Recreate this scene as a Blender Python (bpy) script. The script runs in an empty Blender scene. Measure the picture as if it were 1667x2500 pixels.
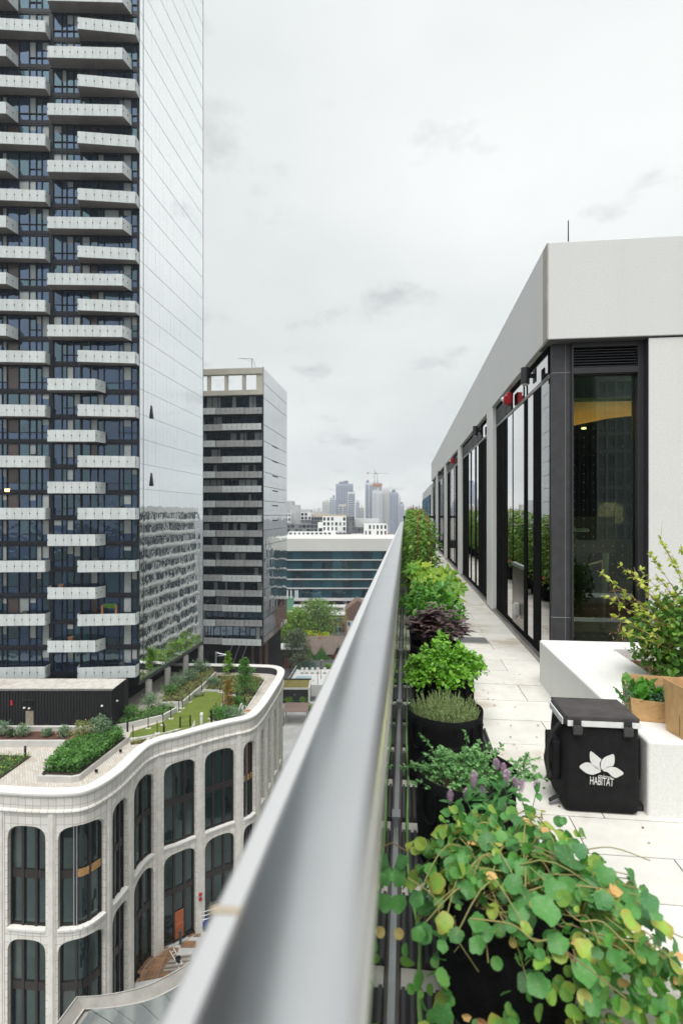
import bpy, math, random
from mathutils import Vector, Matrix, noise
random.seed(7)
scene = bpy.context.scene
COL = scene.collection
PI = math.pi
R = math.radians
# ------------------------------------------------------------------ camera
# camera stands at the origin, eye level z = 0; terrace floor is z = -1.5, the street z = -43
TH = R(6.57); SN, CS = math.sin(TH), math.cos(TH)
F, CX, HY = 1337.0, 833.0, 1255.0
cam_d = bpy.data.cameras.new('camera'); cam = bpy.data.objects.new('camera', cam_d); COL.objects.link(cam)
cam.location = (0, 0, 0); cam.rotation_euler = (R(90), 0, TH)
cam_d.sensor_fit = 'VERTICAL'; cam_d.sensor_height = 36; cam_d.sensor_width = 24
cam_d.lens = F / 2500 * 36; cam_d.shift_y = 0.002
cam_d.clip_start = 0.02; cam_d.clip_end = 6000
cam_d.dof.use_dof = True; cam_d.dof.focus_distance = 5.0; cam_d.dof.aperture_fstop = 2.5
scene.camera = cam
# ------------------------------------------------------------------ sky and sun
SUN_EL, SUN_AZ = R(67), R(184)          # high sun behind thin cloud, behind the camera
world = bpy.data.worlds.new('World'); scene.world = world; world.use_nodes = True
wn = world.node_tree; wn.nodes.clear()
def WN(t, **k):
    n = wn.nodes.new(t)
    for a, b in k.items(): setattr(n, a, b)
    return n
def wl(a, b): wn.links.new(a, b)
out = WN('ShaderNodeOutputWorld'); bg = WN('ShaderNodeBackground')
sky = WN('ShaderNodeTexSky', sky_type='NISHITA', sun_disc=False, sun_elevation=SUN_EL, sun_rotation=SUN_AZ)
tc = WN('ShaderNodeTexCoord'); sep = WN('ShaderNodeSeparateXYZ'); wl(tc.outputs['Generated'], sep.inputs[0])
zz = WN('ShaderNodeMath', operation='MAXIMUM'); wl(sep.outputs[2], zz.inputs[0]); zz.inputs[1].default_value = 0
za = WN('ShaderNodeMath', operation='ADD'); wl(zz.outputs[0], za.inputs[0]); za.inputs[1].default_value = 0.22
comb = WN('ShaderNodeCombineXYZ')
for i in (0, 1):
    dv = WN('ShaderNodeMath', operation='DIVIDE'); wl(sep.outputs[i], dv.inputs[0]); wl(za.outputs[0], dv.inputs[1]); wl(dv.outputs[0], comb.inputs[i])
def wnoise(scale, detail, rough, off):
    mp = WN('ShaderNodeVectorMath', operation='ADD'); wl(comb.outputs[0], mp.inputs[0]); mp.inputs[1].default_value = off
    n = WN('ShaderNodeTexNoise'); n.inputs['Scale'].default_value = scale; n.inputs['Detail'].default_value = detail
    n.inputs['Roughness'].default_value = rough; wl(mp.outputs[0], n.inputs['Vector']); return n
def wramp(src, stops):
    r = WN('ShaderNodeValToRGB'); el = r.color_ramp.elements
    el[0].position, el[0].color = stops[0][0], (*stops[0][1], 1); el[1].position, el[1].color = stops[-1][0], (*stops[-1][1], 1)
    for p, c in stops[1:-1]:
        e = el.new(p); e.color = (*c, 1)
    wl(src, r.inputs[0]); return r
big = wnoise(0.55, 5, 0.5, (3.1, 1.7, 0))
deck = wramp(big.outputs['Fac'], [(0.3, (0.44, 0.46, 0.46)), (0.5, (0.56, 0.58, 0.572)), (0.68, (0.68, 0.69, 0.68))])
wisp = wnoise(3.4, 8, 0.58, (4.6, 2.9, 0))
wfac = wramp(wisp.outputs['Fac'], [(0.585, (0, 0, 0)), (0.80, (1, 1, 1))])
wm = WN('ShaderNodeMix', data_type='RGBA'); wl(wfac.outputs[0], wm.inputs[0]); wl(deck.outputs[0], wm.inputs[6]); wm.inputs[7].default_value = (0.34, 0.355, 0.365, 1)
gr = WN('ShaderNodeMath', operation='MULTIPLY_ADD'); wl(zz.outputs[0], gr.inputs[0]); gr.inputs[1].default_value = 0.24; gr.inputs[2].default_value = 0.84
gm_ = WN('ShaderNodeVectorMath', operation='SCALE'); wl(wm.outputs[2], gm_.inputs[0]); wl(gr.outputs[0], gm_.inputs[3])
nz = WN('ShaderNodeVectorMath', operation='SCALE'); wl(sky.outputs[0], nz.inputs[0]); nz.inputs[3].default_value = 0.09
cm = WN('ShaderNodeMix', data_type='RGBA'); cm.inputs[0].default_value = 0.96
wl(nz.outputs[0], cm.inputs[6]); wl(gm_.outputs[0], cm.inputs[7])
wl(cm.outputs[2], bg.inputs[0]); bg.inputs[1].default_value = 1.0; wl(bg.outputs[0], out.inputs[0])
sun_d = bpy.data.lights.new('sun', 'SUN'); sun = bpy.data.objects.new('sun', sun_d); COL.objects.link(sun)
sun_d.energy = 2.2; sun_d.angle = R(40); sun_d.color = (1.0, 0.975, 0.94)
sdir = Vector((math.sin(SUN_AZ) * math.cos(SUN_EL), math.cos(SUN_AZ) * math.cos(SUN_EL), math.sin(SUN_EL)))
sun.rotation_euler = (-sdir).to_track_quat('-Z', 'Y').to_euler()
scene.view_settings.view_transform = 'Standard'; scene.view_settings.look = 'None'
scene.view_settings.exposure = 0.68; scene.view_settings.gamma = 1.0
scene.cycles.use_denoising = True
scene.cycles.max_bounces = 8; scene.cycles.transparent_max_bounces = 12
scene.cycles.caustics_reflective = False; scene.cycles.caustics_refractive = False
# ------------------------------------------------------------------ helpers
def W(r, d, z=0.0): return Vector((r * CS - d * SN, r * SN + d * CS, z))     # right / depth -> world
def G(px, py, z):                                                            # place seen at a photo pixel on a level z
    d = -z * F / (py - HY); return W((px - CX) / F * d, d, z)
def D(px, py, d): return W((px - CX) / F * d, d, (HY - py) / F * d)
def YX(px, X):                                                               # Y where the plane X is seen at column px
    k = (px - CX) / F; return (X * CS + k * X * SN) / (k * CS - SN)
class MB:
    def __init__(s): s.v = []; s.f = []; s.m = []; s.uv = None
    def add(s, vs, fs, mi=0):
        o = len(s.v); s.v += [tuple(v) for v in vs]
        for f in fs: s.f.append(tuple(i + o for i in f)); s.m.append(mi)
        return s
    def obox(s, o, a, b, c, mi=0):
        o, a, b, c = Vector(o), Vector(a), Vector(b), Vector(c)
        if a.cross(b).dot(c) < 0: a, b = b, a
        vs = [o, o + a, o + a + b, o + b, o + c, o + a + c, o + a + b + c, o + b + c]
        return s.add(vs, [(0, 3, 2, 1), (4, 5, 6, 7), (0, 1, 5, 4), (1, 2, 6, 5), (2, 3, 7, 6), (3, 0, 4, 7)], mi)
    def box(s, x0, x1, y0, y1, z0, z1, mi=0):
        return s.obox((x0, y0, z0), (x1 - x0, 0, 0), (0, y1 - y0, 0), (0, 0, z1 - z0), mi)
    def quad(s, a, b, c, d, mi=0): return s.add([a, b, c, d], [(0, 1, 2, 3)], mi)
    def prism(s, pts, z0, z1, mi=0, top=None):
        n = len(pts); ar = sum(pts[i][0] * pts[(i + 1) % n][1] - pts[(i + 1) % n][0] * pts[i][1] for i in range(n))
        if ar < 0: pts = pts[::-1]
        zf = (lambda i, z: z)
        vs = [(p[0], p[1], z0) for p in pts] + [(p[0], p[1], z1) for p in pts]
        s.add(vs, [(i, (i + 1) % n, (i + 1) % n + n, i + n) for i in range(n)] + [tuple(range(n - 1, -1, -1))], mi)
        s.add(vs[n:], [tuple(range(n))], mi if top is None else top); return s
    def tube(s, pts, r0, r1=None, n=6, mi=0, cap=True):
        pts = [Vector(p) for p in pts]; r1 = r0 if r1 is None else r1; k = len(pts); rings = []
        ref = Vector((0.31, 0.17, 0.93))
        for i, p in enumerate(pts):
            t = (pts[min(i + 1, k - 1)] - pts[max(i - 1, 0)]).normalized()
            a = t.cross(ref)
            if a.length < 0.05: a = t.cross(Vector((1, 0, 0)))
            a.normalize(); b = t.cross(a); rr = r0 + (r1 - r0) * i / max(1, k - 1)
            rings.append([p + (a * math.cos(2 * PI * j / n) + b * math.sin(2 * PI * j / n)) * rr for j in range(n)])
        vs = [v for r_ in rings for v in r_]
        fs = [(i * n + j, i * n + (j + 1) % n, (i + 1) * n + (j + 1) % n, (i + 1) * n + j) for i in range(k - 1) for j in range(n)]
        if cap: fs += [tuple(range(n - 1, -1, -1)), tuple((k - 1) * n + j for j in range(n))]
        return s.add(vs, fs, mi)
    def lathe(s, prof, c=(0, 0, 0), n=24, mi=0, sx=1, sy=1):
        vs = [(c[0] + r_ * math.cos(2 * PI * j / n) * sx, c[1] + r_ * math.sin(2 * PI * j / n) * sy, c[2] + z) for r_, z in prof for j in range(n)]
        return s.add(vs, [(i * n + j, i * n + (j + 1) % n, (i + 1) * n + (j + 1) % n, (i + 1) * n + j) for i in range(len(prof) - 1) for j in range(n)], mi)
    def mesh(s, name, mats, smooth=False):
        me = bpy.data.meshes.new(name); me.from_pydata(s.v, [], s.f)
        for m_ in (mats if isinstance(mats, (list, tuple)) else [mats]): me.materials.append(m_)
        if any(s.m): me.polygons.foreach_set('material_index', s.m)
        if smooth: me.polygons.foreach_set('use_smooth', [True] * len(s.f))
        if s.uv:
            ul = me.uv_layers.new(name='UVMap')
            ul.data.foreach_set('uv', [c for f in s.f for i in f for c in s.uv[i]])
        me.update(); return me
    def build(s, name, mats, parent=None, smooth=False, loc=None, rot=None, **tags):
        return link(name, s.mesh(name, mats, smooth), parent, loc, rot, **tags)
def tag(o, label=None, cat=None, group=None, kind=None):
    if label: o['label'] = label
    if cat: o['category'] = cat
    if group: o['group'] = group
    if kind: o['kind'] = kind
    return o
def link(name, data, parent=None, loc=None, rot=None, scale=None, **tags):
    o = bpy.data.objects.new(name, data); COL.objects.link(o)
    if parent is not None: o.parent = parent
    if loc is not None: o.location = loc
    if rot is not None: o.rotation_euler = rot
    if scale is not None: o.scale = scale if hasattr(scale, '__len__') else (scale,) * 3
    return tag(o, **tags)
def empty(name, loc=(0, 0, 0), rz=0, **tags):
    o = link(name, None, None, loc, (0, 0, rz), **tags); o.empty_display_size = 0.2; return o
def smooth_path(pts, n=8, closed=False):
    pts = [Vector(p) for p in pts]; res = []; k = len(pts)
    for i in range(k if closed else k - 1):
        if closed: p0, p1, p2, p3 = pts[(i - 1) % k], pts[i], pts[(i + 1) % k], pts[(i + 2) % k]
        else: p0, p1, p2, p3 = pts[max(i - 1, 0)], pts[i], pts[i + 1], pts[min(i + 2, k - 1)]
        for j in range(n):
            t = j / n
            res.append(0.5 * ((2 * p1) + (p2 - p0) * t + (2 * p0 - 5 * p1 + 4 * p2 - p3) * t * t + (3 * p1 - p0 - 3 * p2 + p3) * t ** 3))
    if not closed: res.append(pts[-1])
    return res
# ------------------------------------------------------------------ materials
class NT:
    def __init__(s, name):
        s.m = bpy.data.materials.new(name); s.m.use_nodes = True; s.t = s.m.node_tree; s.t.nodes.clear()
        s.o = s.n('ShaderNodeOutputMaterial')
    def n(s, t, **k):
        x = s.t.nodes.new(t)
        for a, b in k.items():
            if a.startswith('i_'): x.inputs[a[2:].replace('_', ' ')].default_value = b
            else: setattr(x, a, b)
        return x
    def l(s, a, b): s.t.links.new(a, b)
def c4(c): return (*c, 1.0)
def noise_mix(T, base, dark, scale, coord='Object', lo=0.35, hi=0.65, detail=6, vec=None):
    if vec is None: vec = T.n('ShaderNodeTexCoord').outputs[coord]
    nz_ = T.n('ShaderNodeTexNoise', i_Scale=scale, i_Detail=detail, i_Roughness=0.6); T.l(vec, nz_.inputs['Vector'])
    mr = T.n('ShaderNodeMapRange'); mr.inputs[1].default_value = lo; mr.inputs[2].default_value = hi; T.l(nz_.outputs['Fac'], mr.inputs[0])
    mx = T.n('ShaderNodeMix', data_type='RGBA'); T.l(mr.outputs[0], mx.inputs[0])
    for i, c in ((6, base), (7, dark)):
        if isinstance(c, tuple): mx.inputs[i].default_value = c4(c)
        else: T.l(c, mx.inputs[i])
    return mx.outputs[2], nz_
def mat(name, col, rough=0.6, metal=0.0, var=0.12, vs=4.0, bump=0.0, bs=60.0, spec=0.5, coat=0.0, stain=None, ss=0.7, rand=0.0, emit=None, es=1.0, aniso=0, streak=0):
    T = NT(name); b = T.n('ShaderNodeBsdfPrincipled'); T.l(b.outputs[0], T.o.inputs[0])
    lo = tuple(c * (1 - var) for c in col); hi = tuple(min(1, c * (1 + var)) for c in col)
    c, nz_ = noise_mix(T, hi, lo, vs)
    if stain: c, _ = noise_mix(T, c, stain, ss, lo=0.52, hi=0.72)
    if streak:
        tcs = T.n('ShaderNodeTexCoord'); mps = T.n('ShaderNodeMapping'); mps.inputs['Scale'].default_value = (1, 1, .06); T.l(tcs.outputs['Object'], mps.inputs[0])
        c, _ = noise_mix(T, c, tuple(v * (1 - streak) for v in col), 2.6, lo=.5, hi=.75, vec=mps.outputs[0])
    if rand:
        oi = T.n('ShaderNodeObjectInfo'); mr = T.n('ShaderNodeMapRange'); mr.inputs[3].default_value = 1 - rand; mr.inputs[4].default_value = 1 + rand
        T.l(oi.outputs['Random'], mr.inputs[0]); hs = T.n('ShaderNodeHueSaturation'); T.l(mr.outputs[0], hs.inputs['Value']); T.l(c, hs.inputs['Color']); c = hs.outputs[0]
    T.l(c, b.inputs['Base Color']); b.inputs['Roughness'].default_value = rough; b.inputs['Metallic'].default_value = metal
    b.inputs['Specular IOR Level'].default_value = spec; b.inputs['Coat Weight'].default_value = coat
    if rough > 0.15:
        rn = T.n('ShaderNodeMapRange'); rn.inputs[3].default_value = rough * 0.85; rn.inputs[4].default_value = min(1, rough * 1.15)
        T.l(nz_.outputs['Fac'], rn.inputs[0]); T.l(rn.outputs[0], b.inputs['Roughness'])
    if bump:
        tcn = T.n('ShaderNodeTexCoord'); bn = T.n('ShaderNodeTexNoise', i_Scale=bs, i_Detail=5.0); T.l(tcn.outputs['Object'], bn.inputs['Vector'])
        bp = T.n('ShaderNodeBump', i_Strength=bump, i_Distance=0.02); T.l(bn.outputs['Fac'], bp.inputs['Height']); T.l(bp.outputs[0], b.inputs['Normal'])
    if emit: b.inputs['Emission Color'].default_value = c4(emit); b.inputs['Emission Strength'].default_value = es
    return T.m
LEAF_GAIN = 1.45
def leafmat(name, cols, rough=0.45, trans=0.25, spec=0.4, perobj=False):
    cols = [tuple(min(.85, v * LEAF_GAIN) for v in c) for c in cols]
    T = NT(name); b = T.n('ShaderNodeBsdfPrincipled'); g = T.n('ShaderNodeNewGeometry')
    rp = T.n('ShaderNodeValToRGB'); el = rp.color_ramp.elements; k = len(cols)
    el[0].color = c4(cols[0]); el[1].color = c4(cols[-1])
    for i, c in enumerate(cols[1:-1]):
        e = el.new((i + 1) / (k - 1)); e.color = c4(c)
    if perobj: T.l(T.n('ShaderNodeObjectInfo').outputs['Random'], rp.inputs[0])
    else: T.l(g.outputs['Random Per Island'], rp.inputs[0])
    c, _ = noise_mix(T, rp.outputs[0], rp.outputs[0], 30)
    T.l(c, b.inputs['Base Color']); b.inputs['Roughness'].default_value = rough; b.inputs['Specular IOR Level'].default_value = spec
    tr = T.n('ShaderNodeBsdfTranslucent'); hs = T.n('ShaderNodeHueSaturation', i_Saturation=1.1, i_Value=1.3); T.l(c, hs.inputs['Color']); T.l(hs.outputs[0], tr.inputs[0])
    ms = T.n('ShaderNodeMixShader'); ms.inputs[0].default_value = trans; T.l(b.outputs[0], ms.inputs[1]); T.l(tr.outputs[0], ms.inputs[2]); T.l(ms.outputs[0], T.o.inputs[0])
    return T.m
def mirrormat(name, tint, rough=0.02, wave=0.05, ws=0.5, dark=(0.02, 0.03, 0.035), facing=0.0, rand=0.0, hi=0.97, top=0.62):
    """coated curtain wall glass: strong reflection over a dark body, slightly wavy"""
    T = NT(name); g = T.n('ShaderNodeBsdfGlossy', i_Roughness=rough); g.inputs['Color'].default_value = c4(tint)
    d = T.n('ShaderNodeBsdfDiffuse'); d.inputs['Color'].default_value = c4(dark)
    if rand:
        oi = T.n('ShaderNodeObjectInfo'); mr = T.n('ShaderNodeMapRange'); mr.inputs[3].default_value = 0.35; mr.inputs[4].default_value = 1 + rand
        T.l(oi.outputs['Random'], mr.inputs[0]); hs = T.n('ShaderNodeHueSaturation'); hs.inputs['Color'].default_value = c4(dark); T.l(mr.outputs[0], hs.inputs['Value']); T.l(hs.outputs[0], d.inputs['Color'])
    lw = T.n('ShaderNodeLayerWeight', i_Blend=0.5)
    mr = T.n('ShaderNodeMapRange'); mr.inputs[1].default_value = 0; mr.inputs[2].default_value = top; mr.inputs[3].default_value = facing; mr.inputs[4].default_value = hi
    T.l(lw.outputs['Facing'], mr.inputs[0])
    ms = T.n('ShaderNodeMixShader'); T.l(mr.outputs[0], ms.inputs[0]); T.l(d.outputs[0], ms.inputs[1]); T.l(g.outputs[0], ms.inputs[2]); T.l(ms.outputs[0], T.o.inputs[0])
    if wave:
        tcn = T.n('ShaderNodeTexCoord'); bn = T.n('ShaderNodeTexNoise', i_Scale=ws, i_Detail=2.0); T.l(tcn.outputs['Object'], bn.inputs['Vector'])
        bp = T.n('ShaderNodeBump', i_Strength=1.0, i_Distance=wave); T.l(bn.outputs['Fac'], bp.inputs['Height']); T.l(bp.outputs[0], g.inputs['Normal'])
    return T.m
def clearglass(name, tint=(0.93, 0.97, 0.95), ior=1.5, refl=1.0, rough=0.0, boost=1.0):
    T = NT(name); t = T.n('ShaderNodeBsdfTransparent'); t.inputs[0].default_value = c4(tint)
    g = T.n('ShaderNodeBsdfGlossy', i_Roughness=rough); g.inputs[0].default_value = (refl, refl, refl, 1)
    fr = T.n('ShaderNodeFresnel', i_IOR=ior); ms = T.n('ShaderNodeMixShader'); bm = T.n('ShaderNodeMath', operation='MULTIPLY', use_clamp=True); bm.inputs[1].default_value = boost; T.l(fr.outputs[0], bm.inputs[0]); T.l(bm.outputs[0], ms.inputs[0]); T.l(t.outputs[0], ms.inputs[1]); T.l(g.outputs[0], ms.inputs[2]); T.l(ms.outputs[0], T.o.inputs[0])
    return T.m
concrete = mat('white_concrete', (0.74, 0.74, 0.72), 0.75, var=0.05, vs=60, bump=0.15, bs=120, stain=(0.69, 0.69, 0.665), ss=1.6, streak=.04)
fascia_m = mat('fascia_precast', (0.70, 0.71, 0.70), 0.8, var=0.05, vs=70, bump=0.2, bs=160, rand=0.02, streak=.03)
black_metal = mat('black_metal', (0.007, 0.007, 0.008), 0.5, var=0.2, spec=0.25)
matte_black = mat('matte_black', (0.006, 0.006, 0.007), 0.9, var=0.2, spec=0.06)
charcoal = mat('charcoal_stone', (0.045, 0.045, 0.05), 0.5, var=0.15, vs=12, bump=0.05)
grey_metal = mat('grey_metal', (0.42, 0.43, 0.44), 0.4, 0.9, var=0.08)
sill_metal = mat('sill_metal', (0.32, 0.31, 0.30), 0.4, 0.8, var=0.15)
black_plastic = mat('black_plastic', (0.014, 0.014, 0.015), 0.5, var=0.2)
white_paint = mat('white_paint', (0.78, 0.78, 0.76), 0.55, var=0.06)
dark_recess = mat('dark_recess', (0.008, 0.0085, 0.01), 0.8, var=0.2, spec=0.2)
red_plastic = mat('red_plastic', (0.42, 0.01, 0.02), 0.35, var=0.1)
soil_m = mat('dark_soil', (0.05, 0.032, 0.022), 0.95, var=0.5, vs=25, bump=0.9, bs=60)
mulch_m = mat('red_mulch', (0.10, 0.042, 0.028), 0.95, var=0.55, vs=30, bump=1.0, bs=40)
wood_m = mat('brown_wood', (0.17, 0.085, 0.045), 0.7, var=0.35, vs=6, bump=0.2)
bark_m = mat('grey_bark', (0.11, 0.085, 0.065), 0.9, var=0.3, vs=15, bump=0.5)
# ================================================================== GROUND AND STREET
GZ = -42.3
asphalt = mat('asphalt', (0.09, 0.092, 0.095), 0.9, var=0.25, vs=0.05, bump=0.1, bs=8)
plaza_m = mat('plaza_paving', (0.50, 0.505, 0.50), 0.85, var=0.12, vs=0.35, stain=(0.40, 0.40, 0.39), ss=0.12)
MB().add([(-3000, -1500, GZ), (3000, -1500, GZ), (3000, 4500, GZ), (-3000, 4500, GZ)], [(0, 1, 2, 3)]).build('ground', asphalt, kind='structure')
MB().add([(-80, 10, GZ + .02), (-0.6, 10, GZ + .02), (-0.6, 122, GZ + .02), (-80, 122, GZ + .02)], [(0, 1, 2, 3)]).build('plaza', plaza_m, kind='structure')
# ================================================================== CONDO TOWER
guard_m = mat('perforated_guard', (0.60, 0.645, 0.64), 0.6, var=0.07, vs=1.5, bump=0.1, bs=30, rand=0.05, streak=.15)
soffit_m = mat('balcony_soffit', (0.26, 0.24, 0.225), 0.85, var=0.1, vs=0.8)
tframe = mat('dark_window_frame', (0.014, 0.017, 0.023), 0.5, var=0.2, vs=0.4, spec=.3)
mull_m = mat('mullion_grey', (0.05, 0.055, 0.06), 0.4, var=0.15)
glassA = mirrormat('dark_blue_glass', (0.48, 0.63, 0.88), 0.02, 0.05, 0.7, (0.010, 0.022, 0.042), facing=0.045, rand=1.2, top=.8)
glassB = mirrormat('teal_glass', (0.5, 0.72, 0.85), 0.02, 0.06, 0.6, (0.008, 0.024, 0.034), facing=0.055, rand=1.5, top=.8)
blindA = mat('roller_blind', (0.33, 0.365, 0.36), 0.35, var=0.12, vs=0.7, coat=0.6, rand=0.18)
blindB = mat('brown_door_panel', (0.07, 0.05, 0.045), 0.35, var=0.2, coat=0.5)
mirror_t = mirrormat('coated_glass', (0.93, 0.96, 0.965), 0.015, 0.006, 0.8, facing=0.25)
bolt_m = black_metal
YS = [36, 104, 171, 239, 307, 374.5, 442, 509, 576, 645, 710, 771, 832.5, 893, 960, 1021.5, 1082, 1143, 1205, 1267, 1330, 1392.5, 1456, 1520, 1582.5, 1646]
SC = 63.4 / F
ZS = [(HY - y) * SC for y in YS]           # undersides of the slabs
ZTOP = 84.0
tower = empty('condo_tower', (-30.5, 60.3, GZ), label='tall dark condo tower with staggered pale balconies and a mirrored glass side', cat='tower')
TO = Vector((-30.5, 60.3, 0))
def tloc(v): return Vector(v) - Vector((-30.5, 60.3, GZ))
uL = (W(-1, -0.03) - W(0, 0)).normalized(); nF = (W(0.03, -1) - W(0, 0)).normalized()
def TP(u, p, z): return tloc(TO + uL * u + nF * p + Vector((0, 0, z)))
zx = [-330, -240, -160, -60, 25, 60, 145, 220, 270, 310, 365, 395, 455, 490, 540, 590, 600, 660, 715, 760, 870, 900, 960, 1003]
UE = [(337 - .3316 * x) * .0474 for x in zx]
rows = []
for i in range(len(ZS)):
    z0 = ZS[i]; z1 = ZS[i - 1] if i else ZS[0] + 3.2
    rows.append((i, z0, z1))
panes = []
for i, z0, z1 in rows:
    fr = MB()
    fr.obox(TP(0.02, -.55, z0 + .02), uL * 44, nF * .52, (0, 0, .42))                       # slab edge / spandrel
    fr.obox(TP(0.02, -.3, z1 - .16), uL * 44, nF * .26, (0, 0, .14))
    rj = random.Random(i)
    for k in range(len(zx) - 1):
        ua, ub = UE[k], UE[k + 1]
        if zx[k] in (365, 590):                                                           # solid dark piers
            fr.obox(TP(ub, -.3, z0 + .44), uL * (ua - ub), nF * .30, (0, 0, z1 - z0 - .6)); continue
        fr.obox(TP(ub - .035, -.3, z0 + .44), uL * .07, nF * .29, (0, 0, z1 - z0 - .6))
        if ua > 17.5: continue
        zm = z0 + 1.2
        split = rj.random() < 0.55 or (ua - ub) < .8
        if split: fr.obox(TP(ub + .035, -.3, zm - .03), uL * (ua - ub - .07), nF * .27, (0, 0, .06))
        r_ = rj.random()
        upper = blindA if (zx[k] in (220, 310, 490, 25, 900) and r_ < (.62 if i > 13 else .45)) or r_ < .10 else (blindB if zx[k] in (60, 660) and r_ < .5 else (glassA if r_ < .7 else glassB))
        g_ = glassA if rj.random() < .75 else glassB; lo_ = z0 + .44
        if split: panes.append((ua, ub, lo_, zm - .03, g_)); lo_ = zm + .03
        if upper is blindA and rj.random() < .6:
            zc = z1 - .16 - (z1 - .16 - lo_) * rj.uniform(.3, .85); panes.append((ua, ub, lo_, zc, g_)); panes.append((ua, ub, zc, z1 - .16, upper))
        else: panes.append((ua, ub, lo_, z1 - .16, upper))
    fr.build('window_frame', tframe, tower)
panes.sort(key=lambda p: -(p[0] - p[1]) * (p[3] - p[2]) if p[0] < 16.4 else 0)
rest = {}
for n_, (ua, ub, z0, z1, m_) in enumerate(panes):
    t = random.uniform(-.012, .012); t2 = random.uniform(-.01, .01)
    q = [TP(ua - .03, -.16, z0), TP(ub + .03, -.16 + t, z0), TP(ub + .03, -.16 + t + t2, z1), TP(ua - .03, -.16 + t2, z1)]
    if n_ < 299:
        MB().quad(*q).build('pane', m_, tower)
    else: rest.setdefault(m_.name, (m_, MB()))[1].quad(*q)
for m_, mb in rest.values(): mb.build('panes', m_, tower, kind='stuff')
tb = MB()
tb.prism([tuple((TP(u, p, 0))[:2]) for u, p in ((.02, -.56), (44, -.56), (44, -18), (.02, -18))], -19.75 - GZ, ZTOP - GZ)
tb.obox(TP(.02, -.55, -19.75), uL * 44, nF * .53, (0, 0, ZS[-1] + 19.75)); tb.obox(TP(.02, -.55, ZS[0] + 3.2), uL * 44, nF * .53, (0, 0, ZTOP - ZS[0] - 3.2))
tb.build('core', dark_recess, tower)
npan = 0; guard_rest = MB()
def balcony(poly, z, long_):
    global npan
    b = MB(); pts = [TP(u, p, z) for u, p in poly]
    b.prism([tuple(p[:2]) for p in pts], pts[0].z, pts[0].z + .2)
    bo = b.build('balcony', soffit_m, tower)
    for j in range(len(poly) - 1):
        if j == 0 and poly[0][0] < 14 and False: continue
        a, c = TP(*poly[j], z), TP(*poly[j + 1], z); L = (c - a).length; dr = (c - a) / L
        nn = Vector((dr.y, -dr.x, 0)); mid = (a + c) / 2; cen = sum(pts, Vector()) / len(pts)
        if nn.dot(mid - cen) < 0: nn = -nn
        k = max(1, round(L / .87)); w = L / k
        for q in range(k):
            g = MB()
            o = a + dr * (q * w + .012) + nn * .02 + Vector((0, 0, -.03))
            g.obox(o, dr * (w - .024), nn * .05, (0, 0, 1.30), 0)
            for e in ((q == 0), True):
                if e is False: continue
            g.obox(a + dr * (q * w - .05) + nn * .072 + Vector((0, 0, .58)), dr * .1, nn * .03, (0, 0, .12), 1)
            if npan < 299: g.build('guard_panel', [guard_m, bolt_m], bo); npan += 1
            else: guard_rest.add(g.v, [g.f[x] for x in range(len(g.f)) if g.m[x] == 0], 0); guard_rest.add(g.v, [g.f[x] for x in range(len(g.f)) if g.m[x] == 1], 1)
for i in list(range(25, -1, -1)):
    z = ZS[i]
    if i % 2 == 0:
        balcony([(9.92, 0), (9.67, 1.45), (1.32, 1.45), (.9, 0)] if i <= 12 else [(9.92, 0), (9.65, 1.45), (4.33, 1.45), (3.87, 0)], z, 1)
        if i <= 12: balcony([(17.6, 0), (17.6, 1.5), (14.2, 1.5), (13.78, 0)], z, 1)
    else:
        balcony([(6.71, 0), (6.25, 1.6), (.05, 1.05), (.05, 0)], z, 1)
        balcony([(17.6, 0), (17.6, 1.35), (10.15, 1.05), (10.16, 0)], z, 1)
guard_rest.build('guard_panels', [guard_m, bolt_m], tower, kind='stuff')
lampm = mat('lamp_glow', (1, .5, .15), .5, emit=(1, .42, .12), es=7)
MB().obox(TP(14.75, -.1, 2.6), uL * .5, nF * .1, (0, 0, .28)).build('lit_lamp', lampm, tower, label='orange lamp glowing in a window at the left edge')
zf = ZS[23] + .2
for u_ in (3.9, 2.35): MB().obox(TP(u_, .35, zf), uL * .2, nF * .2, (0, 0, 1.9)).build('orange_screen_post', mat('orange_timber', (.42, .16, .06), .6), tower)
pf = MB()
for k in range(160):
    b_ = TP(random.uniform(2.5, 3.9), .5 + random.uniform(-.2, .2), zf + 1.5 + random.uniform(0, .45)); pf.add([b_, b_ + Vector((.12, 0, .08)), b_ + Vector((.02, 0, .2))], [(0, 1, 2)])
pf.build('balcony_plant', leafmat('balcony_leaf', [(.05, .13, .02), (.09, .18, .03)], .6), tower, kind='stuff')
for i_, u_ in ((19, 2.0), (21, 4.4), (17, 11.5), (13, 12.5), (23, 12.3), (15, 3.0), (24, 7.2), (22, 8.3), (25, 1.4)):
    z_ = ZS[i_] + .2; MB().obox(TP(u_, .3, z_ + .9), uL * .55, nF * .5, (0, 0, .42)).obox(TP(u_, .3, z_), uL * .06, nF * .5, (0, 0, .9)).obox(TP(u_ + .49, .3, z_), uL * .06, nF * .5, (0, 0, .9)).build('balcony_chair', mat('chair_dark', (.04, .04, .045), .6) if i_ % 2 else wood_m, tower)
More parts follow.
